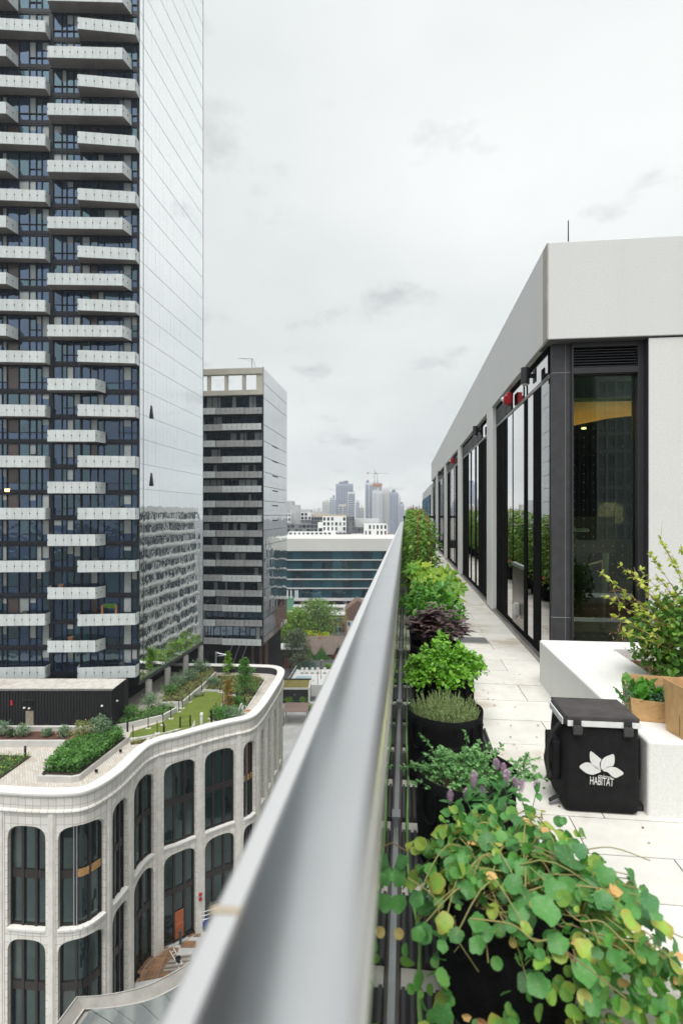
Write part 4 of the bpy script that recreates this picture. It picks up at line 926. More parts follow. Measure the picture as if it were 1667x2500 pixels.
dmesh = [dry(k) for k in range(4)]
nas = empty('nasturtium', (.31, 1.74, RIM), label='trailing nasturtium with round green and yellowing leaves spilling over the nearest pot', cat='plant')
no = Vector((.31, 1.74, RIM)); stems = MB(); rn = random.Random(11)
def add_nleaf(p, nrm, sz, kind):
    me = (rn.choice(gmesh) if kind == 0 else rn.choice(ymesh) if kind == 1 else rn.choice(dmesh))
    q = nrm.to_track_quat('Z', 'Y'); o = link('leaf', me, nas, p - no, None, sz); o.rotation_mode = 'QUATERNION'; o.rotation_quaternion = q
def stem(a, b, lift, r_=.0022):
    lift += .05; m_ = (a + b) / 2 + Vector((rn.uniform(-.03, .03), rn.uniform(-.03, .03), lift)); stems.tube([v - no for v in smooth_path([a, m_, b], 4)], r_ * 1.25, r_ * .8, 5)
crown = Vector((.30, 1.72, RIM - .03)); nleaf = 0
while nleaf < 285:
    zone = rn.random()
    if zone < .44:                                            # mound over the pot
        a = rn.uniform(0, 2 * PI); rad = .31 * math.sqrt(rn.random()); p = Vector((.33 + rad * math.cos(a) * 1.1, 1.70 + rad * math.sin(a), RIM - .01 + .11 * (1 - (rad / .34) ** 2) + rn.uniform(-.08, .04)))
    elif zone < .80:                                          # skirt trailing to the right and towards the camera
        t = rn.random(); a = rn.uniform(-.95, .9); rad = .16 + .40 * t
        p = Vector((.36 + rad * math.cos(a), 1.68 + rad * math.sin(a) * .62, RIM + .06 - .40 * t ** 1.2 + rn.uniform(-.05, .09)))
    elif zone < .90:                                          # left side against the glass
        p = Vector((rn.uniform(-.02, .12), rn.uniform(1.30, 2.0), rn.uniform(FZ + .06, RIM + .06)))
    else:                                                     # front of the pot
        p = Vector((rn.uniform(.05, .5), rn.uniform(1.38, 1.52), rn.uniform(FZ + .05, RIM + .02)))
        if .14 < p.x < .33 and p.z > FZ + .16 and rn.random() < .8: continue
    if p.x < -.022: continue
    nn_ = noise.noise_vector(p * 7 + Vector((3, 1, 2))); p = p + Vector((nn_.x * .09, nn_.y * .06, nn_.z * .08)); p.z = max(p.z, FZ + .03); p.x = max(p.x, -.02)
    v = (p - Vector((.31, 1.80, RIM - .25))); nrm = (v.normalized() * .8 + Vector((0, -.35, .55)) + rnd_unit() * .45).normalized()
    k = rn.random(); kind = 0 if k < .72 else 1 if k < .87 else 2
    sz = rn.uniform(.014, .031) if kind < 2 else rn.uniform(.015, .024)
    if rn.random() < .08: sz *= 1.35
    add_nleaf(p, nrm, sz, kind); nleaf += 1
    if p.z > RIM - .14 and rn.random() < .32: stem(crown + Vector((rn.uniform(-.12, .12), rn.uniform(-.12, .12), 0)), p - nrm * sz * .1, rn.uniform(.0, .06))
fill = MB()
for k in range(1250):
    t = rn.random(); a = rn.uniform(-1.3, 1.2); rad = .10 + .44 * t; p = Vector((.34 + rad * math.cos(a), 1.68 + rad * math.sin(a) * .62, RIM + .05 - .42 * t ** 1.1 + rn.uniform(-.08, .05)))
    if k % 3 == 0:
        a = rn.uniform(0, 2 * PI); rad = .3 * math.sqrt(rn.random()); p = Vector((.33 + rad * math.cos(a), 1.76 + rad * math.sin(a), RIM + .0 + .1 * (1 - (rad / .32) ** 2) + rn.uniform(-.06, .04)))
    if k % 5 == 1: p = Vector((rn.uniform(-.01, .62), rn.uniform(1.40, 1.56), rn.uniform(FZ + .03, RIM + .03)))
    if k % 5 == 1 and .10 < p.x < .24 and p.z > FZ + .12: continue
    if p.z < FZ + .02: p.z = FZ + rn.uniform(.02, .08)
    nn_ = noise.noise_vector(p * 9) ; p = p + Vector((nn_.x * .07, nn_.y * .05, nn_.z * .06)); p.z = max(p.z, FZ + .015); p.x = max(p.x, -.015)
    nrm = (Vector((0, -.4, .6)) + rnd_unit() * .8).normalized(); q = nrm.to_track_quat('Z', 'Y'); sz = rn.uniform(.009, .023); n_ = 9
    fill.add([p - no + q @ Vector((0, 0, -.1 * sz))] + [p - no + q @ Vector((sz * math.cos(2 * PI * j / n_), sz * math.sin(2 * PI * j / n_), sz * .15 * math.sin(4 * PI * j / n_))) for j in range(n_)], [(0, 1 + j, 1 + (j + 1) % n_) for j in range(n_)])
fill.build('small_leaves', leafmat('nasturtium_small', [(.06, .18, .035), (.09, .25, .05), (.04, .13, .035), (.17, .30, .05), (.08, .22, .06), (.05, .16, .04), (.24, .33, .06), (.34, .24, .09)], .5), nas, kind='stuff')
for k in range(120):
    a = crown + Vector((rn.gauss(.05, .13), rn.gauss(0, .1), rn.uniform(0, .07))); b = a + Vector((rn.uniform(-.12, .16), rn.uniform(-.12, .08), rn.uniform(-.06, .05))); c_ = b + Vector((rn.uniform(-.1, .12), rn.uniform(-.1, .06), rn.uniform(-.08, .02)))
    stems.tube([v - no for v in smooth_path([a, (a + b) / 2 + rnd_unit() * .03, b, c_], 4)], .0022, .0016, 4)
stems.build('stem', leafmat('straw_stem', [(.26, .20, .08), (.20, .22, .07), (.16, .10, .05)], .7, .1), nas, kind='stuff')
# ---- agastache with lilac spikes, rising behind the nasturtium
ag = empty('flowering_hyssop', (.30, 1.98, RIM), label='hyssop with lilac flower spikes rising behind the nasturtium', cat='plant')
agl = MB(); aglm = leafmat('hyssop_leaf', [(.045, .15, .035), (.06, .19, .045), (.035, .12, .035)], .55)
sp_m = leafmat('lilac_floret', [(.42, .30, .46), (.34, .24, .36), (.36, .27, .26), (.48, .38, .50)], .8, .15)
spots_ = [(1137, 1960), (1180, 1950), (1213, 1880), (1227, 1895), (1240, 1905), (1157, 1930), (1158, 1915), (1233, 1920), (1271, 1935), (1310, 1935), (1188, 1980), (1205, 2045), (1097, 1965), (1260, 1925), (1225, 1985)]
agst = MB(); ao = Vector((.30, 1.98, RIM))
for k, (px, py) in enumerate(spots_):
    d = random.uniform(1.86, 2.1); top = D(px, py - 10, d); base = Vector((.30 + random.uniform(-.12, .15), 1.95 + random.uniform(-.1, .1), RIM - .06))
    agst.tube([v - ao for v in smooth_path([base, (base + top) / 2 + Vector((0, 0, .03)), top], 4)], .0025, .0015, 5)
    s = MB(); n_ = random.randint(55, 80); Ls_ = random.uniform(.035, .055)
    for q in range(n_):
        z = Ls_ * q / n_; a = q * 2.4; rr_ = .0085 * math.sin(PI * (.12 + .86 * q / n_)) + .001; leaf_small(s, Vector((math.cos(a) * rr_ * .4, math.sin(a) * rr_ * .4, z)), Vector((math.cos(a), math.sin(a), .9)), Vector((0, 0, 1)), rr_ * 1.3 + .003, .0026)
    s.build('flower_spike', sp_m, ag, loc=top - ao - Vector((0, 0, .015)), rot=(random.uniform(-.2, .2), random.uniform(-.2, .2), 0))
    for q in range(9):
        t = random.uniform(.2, .95); p = base.lerp(top, t) - ao; leaf_ovate(agl, p, rnd_unit(.15), Vector((0, 0, 1)), random.uniform(.03, .055), random.uniform(.011, .019))
agst.build('stem', aglm, ag, kind='stuff'); agl.build('foliage', aglm, ag, kind='stuff')
# ---- generic herb mound
def herb(name, c, label, lm, n, rx, ry, h, L, w, cat='plant', up=.5, tall=0, shape='o', spread_low=.0, group=None, shoots=60):
    e = empty(name, c, label=label, cat=cat, group=group); f = MB(); st = MB()
    for k in range(shoots):
        a = random.uniform(0, 2 * PI); rad = math.sqrt(random.random()); kk = 1 + .22 * math.sin(2 * a + c[1] * 3) + random.uniform(-.12, .2); x, y = rx * rad * kk * math.cos(a), ry * rad * kk * math.sin(a)
        hz = h * (1 - .55 * rad ** 2) * random.uniform(.55, 1.15) + ((tall or h * .35) * random.random() if random.random() < .15 else 0)
        b = Vector((x * .45, y * .45, -.05)); t = Vector((x, y, max(hz - spread_low * rad, .02))); pth = smooth_path([b, Vector((x * .75, y * .75, hz * .55)), t], 5); st.tube(pth, .002, .001, 4)
        m_ = n // shoots
        for q in range(m_):
            u = .3 + .7 * (q + random.random()) / m_; p = pth[min(len(pth) - 1, int(u * (len(pth) - 1)))] + rnd_unit() * L * .35
            o = Vector((p.x, p.y, 0)).normalized() if p.length > .01 else Vector((1, 0, 0)); d = (o * .5 + rnd_unit(.2)).normalized()
            s_ = random.uniform(.65, 1.25)
            if shape == 'o': leaf_ovate(f, p, d, Vector((0, 0, 1)) + rnd_unit() * .5, L * s_, w * s_)
            else: leaf_small(f, p, d, Vector((0, 0, 1)) + rnd_unit() * .5, L * s_, w * s_)
    f.build('foliage', lm, e, kind='stuff'); st.build('stem', lm, e, kind='stuff'); return e
orm = leafmat('oregano_leaf', [(.10, .22, .075), (.15, .31, .11), (.07, .17, .06), (.19, .35, .13)], .6)
herb('oregano', (.29, 2.44, RIM - .05), 'grey-green oregano sprawling over the second pot', orm, 3000, .27, .21, .13, .017, .007, shoots=110, tall=.10, spread_low=.03)
thm = leafmat('thyme_leaf', [(.18, .25, .09), (.24, .31, .13), (.14, .20, .08), (.27, .33, .15)], .7)
th = empty('thyme', (.225, 3.15, RIM - .06), label='fine upright thyme standing in the full-rimmed pot', cat='plant'); f = MB()
for k in range(420):
    a = random.uniform(0, 2 * PI); rad = .175 * math.sqrt(random.random()); x, y = rad * math.cos(a), rad * math.sin(a); h = random.uniform(.09, .17) * (1 - .25 * (rad / .18)); ln = Vector((random.uniform(-.25, .25) + x, random.uniform(-.25, .25) + y, 1)).normalized()
    f.tube([(x, y, 0), Vector((x, y, 0)) + ln * h], .0012, .0008, 3)
    for q in range(16):
        p = Vector((x, y, 0)) + ln * h * (.2 + .8 * q / 16); leaf_small(f, p, (rnd_unit(.35) + ln * .4), ln, .009, .0024)
f.build('foliage', thm, th, kind='stuff')
mim = leafmat('mint_leaf', [(.09, .23, .022), (.14, .32, .035), (.07, .18, .022), (.20, .38, .05), (.12, .27, .035)], .45)
herb('mint', (.29, 3.95, RIM - .04), 'bright green mint mounding over its pot', mim, 3400, .31, .33, .27, .034, .014, shoots=150, spread_low=.10)
# ---- purple basil, leaves one by one
pbm = leafmat('purple_leaf', [(.075, .048, .052), (.11, .07, .075), (.05, .032, .034), (.15, .105, .105), (.07, .055, .035)], .4, .2, perobj=True)
pbme = []
for k in range(3):
    m_ = MB(); leaf_ovate(m_, Vector(), Vector((1, 0, 0)), Vector((0, 0, 1)), 1, .27 + .03 * k, .25, .2); pbme.append(m_.mesh('leaf', pbm, False))
pbs = empty('purple_basil', (.27, 4.72, RIM - .04), label='dark purple basil beside the bright mint', cat='plant'); st = MB()
for k in range(46):
    a = random.uniform(0, 2 * PI); rad = math.sqrt(random.random()); t = Vector((.27 * rad * math.cos(a), .25 * rad * math.sin(a), .36 * (1 - .55 * rad ** 2) * random.uniform(.75, 1.05))); st.tube([(t.x * .4, t.y * .4, -.02), t], .003, .0015, 4)
    for q in range(6):
        aa = q * 2.4 + k; d = Vector((math.cos(aa), math.sin(aa), .35)); u = 1 - .12 * (q // 2); o = link('leaf', pbme[q % 3], pbs, t * u, None, random.uniform(.08, .13)); d.normalize()
        xa = d; ya = Vector((0, 0, 1)).cross(xa).normalized(); za = xa.cross(ya); o.rotation_euler = Matrix((xa, ya, za)).transposed().to_euler()
st.build('stem', pbm, pbs, kind='stuff')
pem = leafmat('pepper_leaf', [(.05, .16, .02), (.08, .22, .03), (.035, .12, .02), (.13, .28, .04)], .35)
herb('pepper_plant', (.30, 5.6, RIM - .03), 'glossy green pepper plant behind the purple basil', pem, 1100, .33, .3, .40, .075, .021, shoots=90)
hem = leafmat('herb_leaf', [(.06, .18, .025), (.10, .24, .035), (.12, .24, .05), (.04, .13, .02)], .45)
herb('bushy_herb', (.26, 6.45, RIM - .03), 'bushy green herb in front of the squash', hem, 1100, .30, .3, .40, .06, .019, shoots=90)
# ---- squash, big lobed leaves one by one
sqm = leafmat('squash_leaf', [(.20, .30, .03), (.10, .24, .03), (.28, .36, .04), (.07, .19, .03), (.15, .28, .05)], .5, .35, perobj=True)
def lobed(seed):
    rr = random.Random(seed); m_ = MB(); n_ = 30; vs = [(0, 0, 0)]
    for j in range(n_):
        a = 2 * PI * j / n_; rad = .72 + .26 * math.cos(5 * a) + .05 * math.sin(11 * a + seed) + rr.uniform(-.04, .04); vs.append((rad * math.cos(a), rad * math.sin(a), .12 * math.cos(5 * a) - .12 * rad + rr.uniform(-.03, .03)))
    m_.add(vs, [(0, 1 + j, 1 + (j + 1) % n_) for j in range(n_)]); return m_.mesh('leaf', sqm, False)
sqme = [lobed(k) for k in range(4)]
sq = empty('squash_plant', (.30, 7.35, RIM - .03), label='squash with broad yellow-green lobed leaves leaning over the walkway', cat='plant'); st = MB()
for k in range(58):
    x, y = random.uniform(-.26, .42), random.uniform(-.75, .75); z = .47 - .35 * max(0, x) - .2 * abs(y) + random.uniform(-.16, .05); b = Vector((random.uniform(-.1, .1), random.uniform(-.1, .1), -.02)); st.tube(smooth_path([b, Vector((x * .6, y * .6, z * .75)), Vector((x, y, z))], 4), .006, .004, 5)
    o = link('leaf', random.choice(sqme), sq, (x, y, z), None, random.uniform(.11, .18)); nrm = (Vector((x * 1.0, y * .4 - .35, .75)) + rnd_unit() * .4).normalized(); o.rotation_mode = 'QUATERNION'; o.rotation_quaternion = nrm.to_track_quat('Z', 'Y')
st.build('stem', sqm, sq, kind='stuff')
# ---- staked tomatoes down to the far end
tom = leafmat('tomato_leaf', [(.05, .13, .02), (.09, .19, .035), (.12, .22, .03), (.035, .10, .02), (.18, .24, .03)], .55)
stake_m = mat('bamboo_stake', (.34, .12, .045), .6, var=.2)
GT = 'staked tomato plants along the glass'; GP = 'fabric pots under the tomato row'
pot0 = make_pot((.26, 8.25, FZ + .021), label='black fabric pot under the first staked tomato plant behind the squash', group=GP)
y = 8.25; first = True; tk = 0
while y < 23.6:
    if not first:
        r_ = pot0.copy(); COL.objects.link(r_); r_.location = (.26, y, FZ + .021); r_['label'] = 'black fabric pot under the ' + ORD[tk] + ' staked tomato plant behind the squash'
        for ch in pot0.children: c = ch.copy(); COL.objects.link(c); c.parent = r_
    first = False
    hmax = 1.0 + .28 * min(1, (y - 8) / 6) 
    e = empty('tomato_plant', (.27, y, RIM - .03), label='leafy staked tomato plant, ' + ORD[tk] + ' behind the squash', cat='plant', group=GT); f = MB(); n_ = 620
    for k in range(n_):
        z = hmax * random.random() ** 1.15; wdt = .33 * (1 - .45 * z / hmax); a = random.uniform(0, 2 * PI); rad = math.sqrt(random.random()) * wdt; p = Vector((rad * math.cos(a), rad * math.sin(a) * 1.25, z))
        leaf_ovate(f, p, Vector((math.cos(a), math.sin(a), random.uniform(-.7, .4))), Vector((0, 0, 1)) + rnd_unit() * .4, random.uniform(.05, .11), random.uniform(.016, .032))
    f.build('foliage', tom, e, kind='stuff')
    for sx, sy in ((-.07, .03), (.14, -.05)):
        if random.random() < .75: MB().tube([(sx * 1.2, sy, -.05), (sx * .8 + random.uniform(-.03, .03), sy, hmax + random.uniform(.02, .13))], .008, .007, 6).build('stake', stake_m, e)
    if random.random() < .4:
        MB().lathe([(.001, -.035), (.03, -.022), (.038, 0), (.03, .024), (.001, .03)], (.22, -.3, random.uniform(.0, .2)), 10).build('tomato', mat('ripening_fruit', (.45, .13, .04), .35), e, smooth=True)
    y += .78; tk += 1
# ---- irrigation hose
hose = [(.012, 9, FZ + .014), (.018, 7, FZ + .014), (.01, 5.6, FZ + .014), (.022, 4.6, FZ + .014), (.012, 3.7, FZ + .014), (.02, 3.1, FZ + .014), (.012, 2.6, FZ + .014), (.02, 2.2, FZ + .014), (.05, 1.95, FZ + .014), (.045, 1.6, FZ + .02), (.10, 1.42, FZ + .03), (.22, 1.36, FZ + .02), (.4, 1.3, FZ + .014)]
MB().tube(smooth_path(hose, 6), .0075, n=8).build('irrigation_hose', mat('green_hose', (.22, .42, .12), .5, var=.06), smooth=True, label='pale green irrigation hose running between the pots and the glass', cat='hose')
# ---- shrub in the bench planter
shm = leafmat('shrub_leaf', [(.06, .15, .022), (.10, .21, .03), (.035, .10, .02), (.16, .26, .04)], .5)
shy = leafmat('young_leaf', [(.26, .32, .05), (.34, .38, .08), (.18, .27, .04)], .5, .35)
twm = leafmat('brown_twig', [(.20, .11, .06), (.26, .17, .09), (.30, .22, .12)], .8, 0)
sb_ = Vector((2.16, 3.95, FZ + .29)); sh = empty('shrub', sb_, label='loose leafy shrub with yellow-green tips in the bench planter', cat='shrub')
f, fy, tw = MB(), MB(), MB()
tips = [(1455, 1392, 3.7), (1505, 1372, 3.75), (1530, 1388, 3.8), (1556, 1385, 3.9), (1605, 1306, 3.8), (1580, 1345, 3.9), (1468, 1452, 3.6), (1488, 1502, 3.55), (1512, 1540, 3.55), (1512, 1450, 3.7), (1640, 1360, 3.8), (1660, 1330, 3.9), (1700, 1340, 3.8), (1740, 1380, 3.7), (1560, 1430, 3.7), (1625, 1340, 3.95), (1545, 1480, 3.6), (1690, 1300, 3.9), (1598, 1400, 3.6), (1780, 1430, 3.8)]
for px, py, d in tips:
    t = D(px, py, d) - sb_; b = Vector((random.uniform(-.08, .08), random.uniform(-.08, .08), -.02)); pth = smooth_path([b, t * .45 + Vector((0, 0, .07)), t], 9); tw.tube(pth, .0038, .0014, 5)
    for q in range(30):
        u = random.uniform(.45, 1) ** .6; p = pth[int(u * (len(pth) - 1))]; leaf_ovate(fy if u > .62 else f, p, rnd_unit(.3), Vector((0, 0, 1)), random.uniform(.024, .046), random.uniform(.010, .018))
    for q in range(4):
        s_ = pth[int(len(pth) * random.uniform(.3, .9))]; tw.tube([s_, s_ + rnd_unit(.4) * random.uniform(.05, .14)], .0016, .0008, 4)
cd = D(1680, 1560, 3.75) - sb_
for k in range(3800):
    v = rnd_unit() * random.random() ** .45; p = cd + Vector((v.x * .38, v.y * .36, v.z * .33))
    if p.z < .01: p.z = random.uniform(.01, .1)
    leaf_ovate(f, p, rnd_unit(.1), Vector((0, 0, 1)) + rnd_unit() * .5, random.uniform(.028, .055), random.uniform(.011, .021))
for k in range(60):
    v = rnd_unit(); tw.tube(smooth_path([Vector((random.uniform(-.1, .1), random.uniform(-.1, .1), -.02)), cd * .6, cd + Vector((v.x * .36, v.y * .3, abs(v.z) * .36))], 4), .003, .001, 4)
dry_ = MB()
for k in range(140):                                                      # spent flower heads
    px, py = random.uniform(1490, 1610), random.uniform(1420, 1600); p = D(px, py, random.uniform(3.45, 3.75)) - sb_; d = Vector((random.uniform(-1, 1), random.uniform(-.5, .5), random.uniform(-.8, .5)))
    leaf_small(dry_, p, d, Vector((0, 0, 1)), random.uniform(.02, .04), .003)
f.build('foliage', shm, sh, kind='stuff'); fy.build('young_foliage', shy, sh, kind='stuff'); tw.build('branch', twm, sh, kind='stuff'); dry_.build('dry_flower', nb, sh, kind='stuff')
# ---- harvested greens in the bags
grm = leafmat('salad_leaf', [(.04, .15, .015), (.07, .22, .025), (.03, .11, .02), (.10, .26, .04)], .4, .3)
klm = leafmat('kale_leaf', [(.08, .16, .09), (.11, .20, .12), (.06, .13, .08)], .6, .25)
def crinkle(mb, p, d, n_, L, w):
    d = d.normalized(); s_ = d.cross(n_).normalized(); n_ = s_.cross(d); k = 6; vs = []
    for i in range(k + 1):
        t = i / k; ww = w * math.sin(PI * (.12 + .83 * t)); c_ = p + d * L * t + n_ * (L * .25 * t * (1 - t))
        vs += [c_ - s_ * ww + n_ * random.uniform(-.01, .014), c_ + n_ * -.003, c_ + s_ * ww + n_ * random.uniform(-.01, .014)]
    mb.add(vs, [(i * 3 + j, i * 3 + j + 1, (i + 1) * 3 + j + 1, (i + 1) * 3 + j) for i in range(k) for j in (0, 1)])
go = Vector((1.335, 3.22, BT + .10)); gr = empty('salad_greens', go, label='fresh salad leaves and kale filling the low kraft bag', cat='greens'); f, fk = MB(), MB()
for k in range(38): crinkle(f, Vector((random.uniform(-.10, .05), random.uniform(-.06, .07), random.uniform(-.03, .03))), Vector((random.uniform(-.7, .5), random.uniform(-.8, .4), random.uniform(.3, 1))), rnd_unit(.3), random.uniform(.06, .11), random.uniform(.02, .034))
for k in range(600): leaf_small(fk, Vector((random.gauss(.075, .035), random.gauss(-.04, .035), random.gauss(.03, .02))), rnd_unit(.2), rnd_unit(), random.uniform(.010, .02), .006)
for k in range(160): leaf_small(fk, Vector((random.gauss(-.12, .014), random.gauss(-.05, .02), random.gauss(.02, .03))), rnd_unit(.2), rnd_unit(), .012, .005)
f.build('salad_leaves', grm, gr, kind='stuff'); fk.build('kale_frill', klm, gr, kind='stuff')
# ---- leaf litter and crumbs of soil round the pots
lit = MB()
for k in range(90):
    p = Vector((random.choice((random.uniform(.5, .75), random.uniform(.5, 1.15))), random.uniform(1.7, 7.5), FZ + .003)); leaf_ovate(lit, p, Vector((random.uniform(-1, 1), random.uniform(-1, 1), .12)), Vector((0, 0, 1)), random.uniform(.008, .028), random.uniform(.003, .008))
lit.build('leaf_litter', leafmat('litter_leaf', [(.28, .17, .07), (.12, .07, .035), (.20, .22, .06), (.05, .035, .025)], .8, .05), None, kind='stuff', label='scattered dry leaves and crumbs on the walkway', cat='litter')
# ---- seedling in a joint
sd = MB()
for k in range(9): leaf_ovate(sd, Vector((random.uniform(-.01, .01), random.uniform(-.01, .01), .006)), rnd_unit(.2), Vector((0, 0, 1)), .025, .007)
sd.build('weed_seedling', mim, None, loc=G(1410, 2040, FZ), label='tiny green weed sprouting in a paver joint beside the backpack', cat='weed')
# ---- fence and dark trough closing the terrace
fe = empty('end_fence', (1.05, 24.6, FZ), label='dark framed fence with white panels closing the far end of the terrace', cat='fence')
MB().box(-1.12, .36, -.04, .04, 1.33, 1.42).build('top_rail', black_metal, fe)
for x in (-1.1, -.55, -.02, .30): MB().box(x, x + .07, -.035, .035, 0, 1.33).build('post', black_metal, fe)
for x0, x1 in ((-1.02, -.56), (-.47, -.03), (.10, .21)): MB().box(x0, x1, -.012, .012, .38, 1.3).build('panel', white_paint, fe)
MB().box(-.46, .36, -.25, -.06, .0, .34).build('trough', black_plastic, fe)
# ================================================================== PODIUM ROOF GARDEN
def blob_leaves(mb, c, rx, ry, rz, n, L, w, shell=.45, mi=0, kind='o'):
    for k in range(n):
        v = rnd_unit() * random.random() ** shell
        p = Vector((c[0] + v.x * rx, c[1] + v.y * ry, c[2] + v.z * rz)); d = (v + rnd_unit(.2) * .8); s_ = random.uniform(.6, 1.35)
        if kind == 'o': leaf_ovate(mb, p, d, Vector((0, 0, 1)) + rnd_unit() * .6, L * s_, w * s_)
        else: leaf_small(mb, p, d, Vector((0, 0, 1)) + rnd_unit() * .6, L * s_, w * s_)
lf_g = leafmat('garden_leaf', [(.05, .14, .025), (.08, .20, .035), (.035, .10, .022), (.12, .25, .05)], .5)
lf_d = leafmat('dark_shrub_leaf', [(.035, .075, .03), (.055, .10, .04), (.025, .055, .022), (.08, .13, .06)], .6)
lf_y = leafmat('lime_leaf', [(.12, .26, .02), (.18, .33, .03), (.08, .20, .02), (.22, .34, .04)], .5, .3)
lf_o = leafmat('autumn_leaf', [(.22, .17, .03), (.17, .18, .04), (.30, .12, .02), (.14, .17, .04)], .6, .3)
lf_s = leafmat('silver_leaf', [(.11, .18, .10), (.15, .23, .13), (.08, .14, .075), (.19, .27, .15)], .6)
lf_w = leafmat('wild_leaf', [(.13, .17, .05), (.20, .22, .07), (.09, .15, .04), (.26, .22, .08), (.10, .18, .05)], .7)
def shrub(name, p, rx, rz, n, lm, lab, L=.16, group=None, ry=None, cat='shrub', clumps=5):
    e = empty(name, p, random.uniform(0, 6), label=lab, cat=cat, group=group); f = MB()
    for k in range(clumps):
        a = 2.4 * k; q = .5 * rx * (k > 0); blob_leaves(f, (q * math.cos(a), q * math.sin(a), rz * random.uniform(.75, 1.2)), rx * random.uniform(.5, .75), (ry or rx) * random.uniform(.5, .75), rz * random.uniform(.55, .8), n // clumps, L, L * .36)
    f.build('foliage', lm, e, kind='stuff'); st = MB()
    for k in range(4): st.tube([(0, 0, -.03), rnd_unit(.9) * rx * .8 + Vector((0, 0, rz * .5))], .03, .01, 5)
    st.build('stem', bark_m, e, kind='stuff'); return e
def tree(name, p, h, rx, n, lm, lab, L=.2, trunk=.07, crown_lo=.25, clumps=14, conical=False, group=None):
    e = empty(name, p, random.uniform(0, 6), label=lab, cat='tree', group=group); t = MB(); f = MB()
    t.tube(smooth_path([(0, 0, -.03), (rx * .04, 0, h * .3), (-rx * .03, rx * .03, h * .65), (0, 0, h * .95)], 4), trunk, trunk * .25, 8)
    for k in range(clumps):
        u = (k + .5) / clumps; z = h * (crown_lo + (1 - crown_lo) * u * .92); a = 2.4 * k; wd = rx * ((1 - u) ** .7 if conical else math.sin(PI * (.15 + .75 * u)) ** .7)
        q = wd * random.uniform(.35, .75); c = (q * math.cos(a), q * math.sin(a), z); t.tube(smooth_path([(0, 0, max(h * .12, z - h * .16)), (c[0] * .5, c[1] * .5, z - h * .05), c], 3), trunk * .35, trunk * .1, 5)
        s_ = wd * random.uniform(.42, .62) + rx * .08; blob_leaves(f, c, s_, s_, s_ * .75, n // clumps, L, L * .38, .5)
    t.build('trunk', bark_m, e, smooth=True); f.build('crown', lm, e, kind='stuff'); return e
def Gg(px, py): return G(px, py, GA)
def Gz(x, y): return G(280 + .2806 * x, 1580 + .2806 * y, GA)
# black service building
sv = empty('service_building', W(-32, 59, GA), TH, label='black ribbed service building with pale gravel roof at the foot of the tower', cat='building')
def Vb(mb, r0, r1, d0, d1, z0, z1, mi=0): mb.box(r0 + 32, r1 + 32, d0 - 59, d1 - 59, z0 - GA, z1 - GA, mi); return mb
blackclad = mat('black_cladding', (.010, .010, .012), .6, var=.2)
Vb(MB(), -46, -23.6, 56.3, 59.85, GA, -18.05).build('walls', blackclad, sv); Vb(MB(), -46, -24.2, 59.85, 62.3, GA, -18.75).build('rear_wall', blackclad, sv)
rb = MB()
for k in range(72): Vb(rb, -45 + k * .3, -44.88 + k * .3, 56.22, 56.298, GA + .1, -18.1)
for k in range(10): Vb(rb, -23.598, -23.52, 56.5 + k * .32, 56.62 + k * .32, GA + .1, -18.1)
rb.build('rib', blackclad, sv, kind='stuff')
Vb(MB(), -46, -23.5, 56.23, 59.84, -18.04, -17.98).build('roof', mat('gravel_roof', (.52, .50, .46), .9, var=.15, vs=2, stain=(.33, .27, .22), ss=.25), sv)
Vb(MB(), -46, -23.45, 56.15, 56.22, -18.12, -17.93).build('roof_edge', mat('roof_flashing', (.2, .2, .2), .5), sv)
Vb(MB(), -32.35, -31.55, 56.16, 56.22, GA + .25, GA + 2.4).build('door', mat('beige_door', (.30, .26, .20), .6), sv)
Vb(MB(), -32.6, -31.4, 55.9, 56.2, GA + 3.55, GA + 3.6).build('door_canopy', blackclad, sv)
for r_, d_, z in ((-32.45, 56.1, GA + 2.75), (-31.95, 56.1, GA + 2.7), (-24.5, 56.1, GA + 2.95)): MB().lathe([(.001, .1), (.1, .05), (.12, -.05), (.001, -.1)], (r_ + 32, d_ - 59, z - GA), 10).build('flood_light', white_paint, sv)
MB().lathe([(.001, .1), (.1, .05), (.12, -.05), (.001, -.1)], (-23.4 + 32, 57.2 - 59, 3.1), 10).build('flood_light', white_paint, sv)
Vb(MB(), -33.85, -33.65, 56.08, 56.2, GA + 3.0, GA + 3.5).build('alarm_light', red_plastic, sv)
# raised bed in front of it, with small shrubs
wallm = mat('pale_planter_wall', (.55, .545, .52), .8, var=.08, vs=.8)
rbed = empty('raised_bed', W(-32, 54, GA), TH, label='long pale raised bed with brown mulch before the black service building', cat='planter')
MB().box(-14, 7.1, -.95, -.65, 0, .62).build('front_wall', wallm, rbed); MB().box(6.8, 7.1, -.65, 1.7, 0, .6).build('end_wall', wallm, rbed); MB().box(-14, 6.8, -.65, 1.7, 0, .5).build('mulch', mulch_m, rbed)
MB().box(-14, 7.2, 1.7, 2.1, 0, .95).build('back_wall', wallm, rbed)
for k, (px, py, s_, lab) in enumerate(((8, 1796, 1.15, 'grey-green shrub at the left edge before the service building'), (57, 1797, .95, 'rounded grey-green shrub beside the beige door'), (115, 1797, .6, 'smallest shrub of the raised bed'), (158, 1797, .8, 'shrub between the smallest shrub and the hedge trees'), (28, 1799, .5, 'low green shrub beside the left edge of the raised bed'))):
    p = G(px, py, GA + .5); shrub('garden_shrub', p, s_ * .8, s_ * .75, 700, lf_s if k < 4 else lf_d, lab, .13)
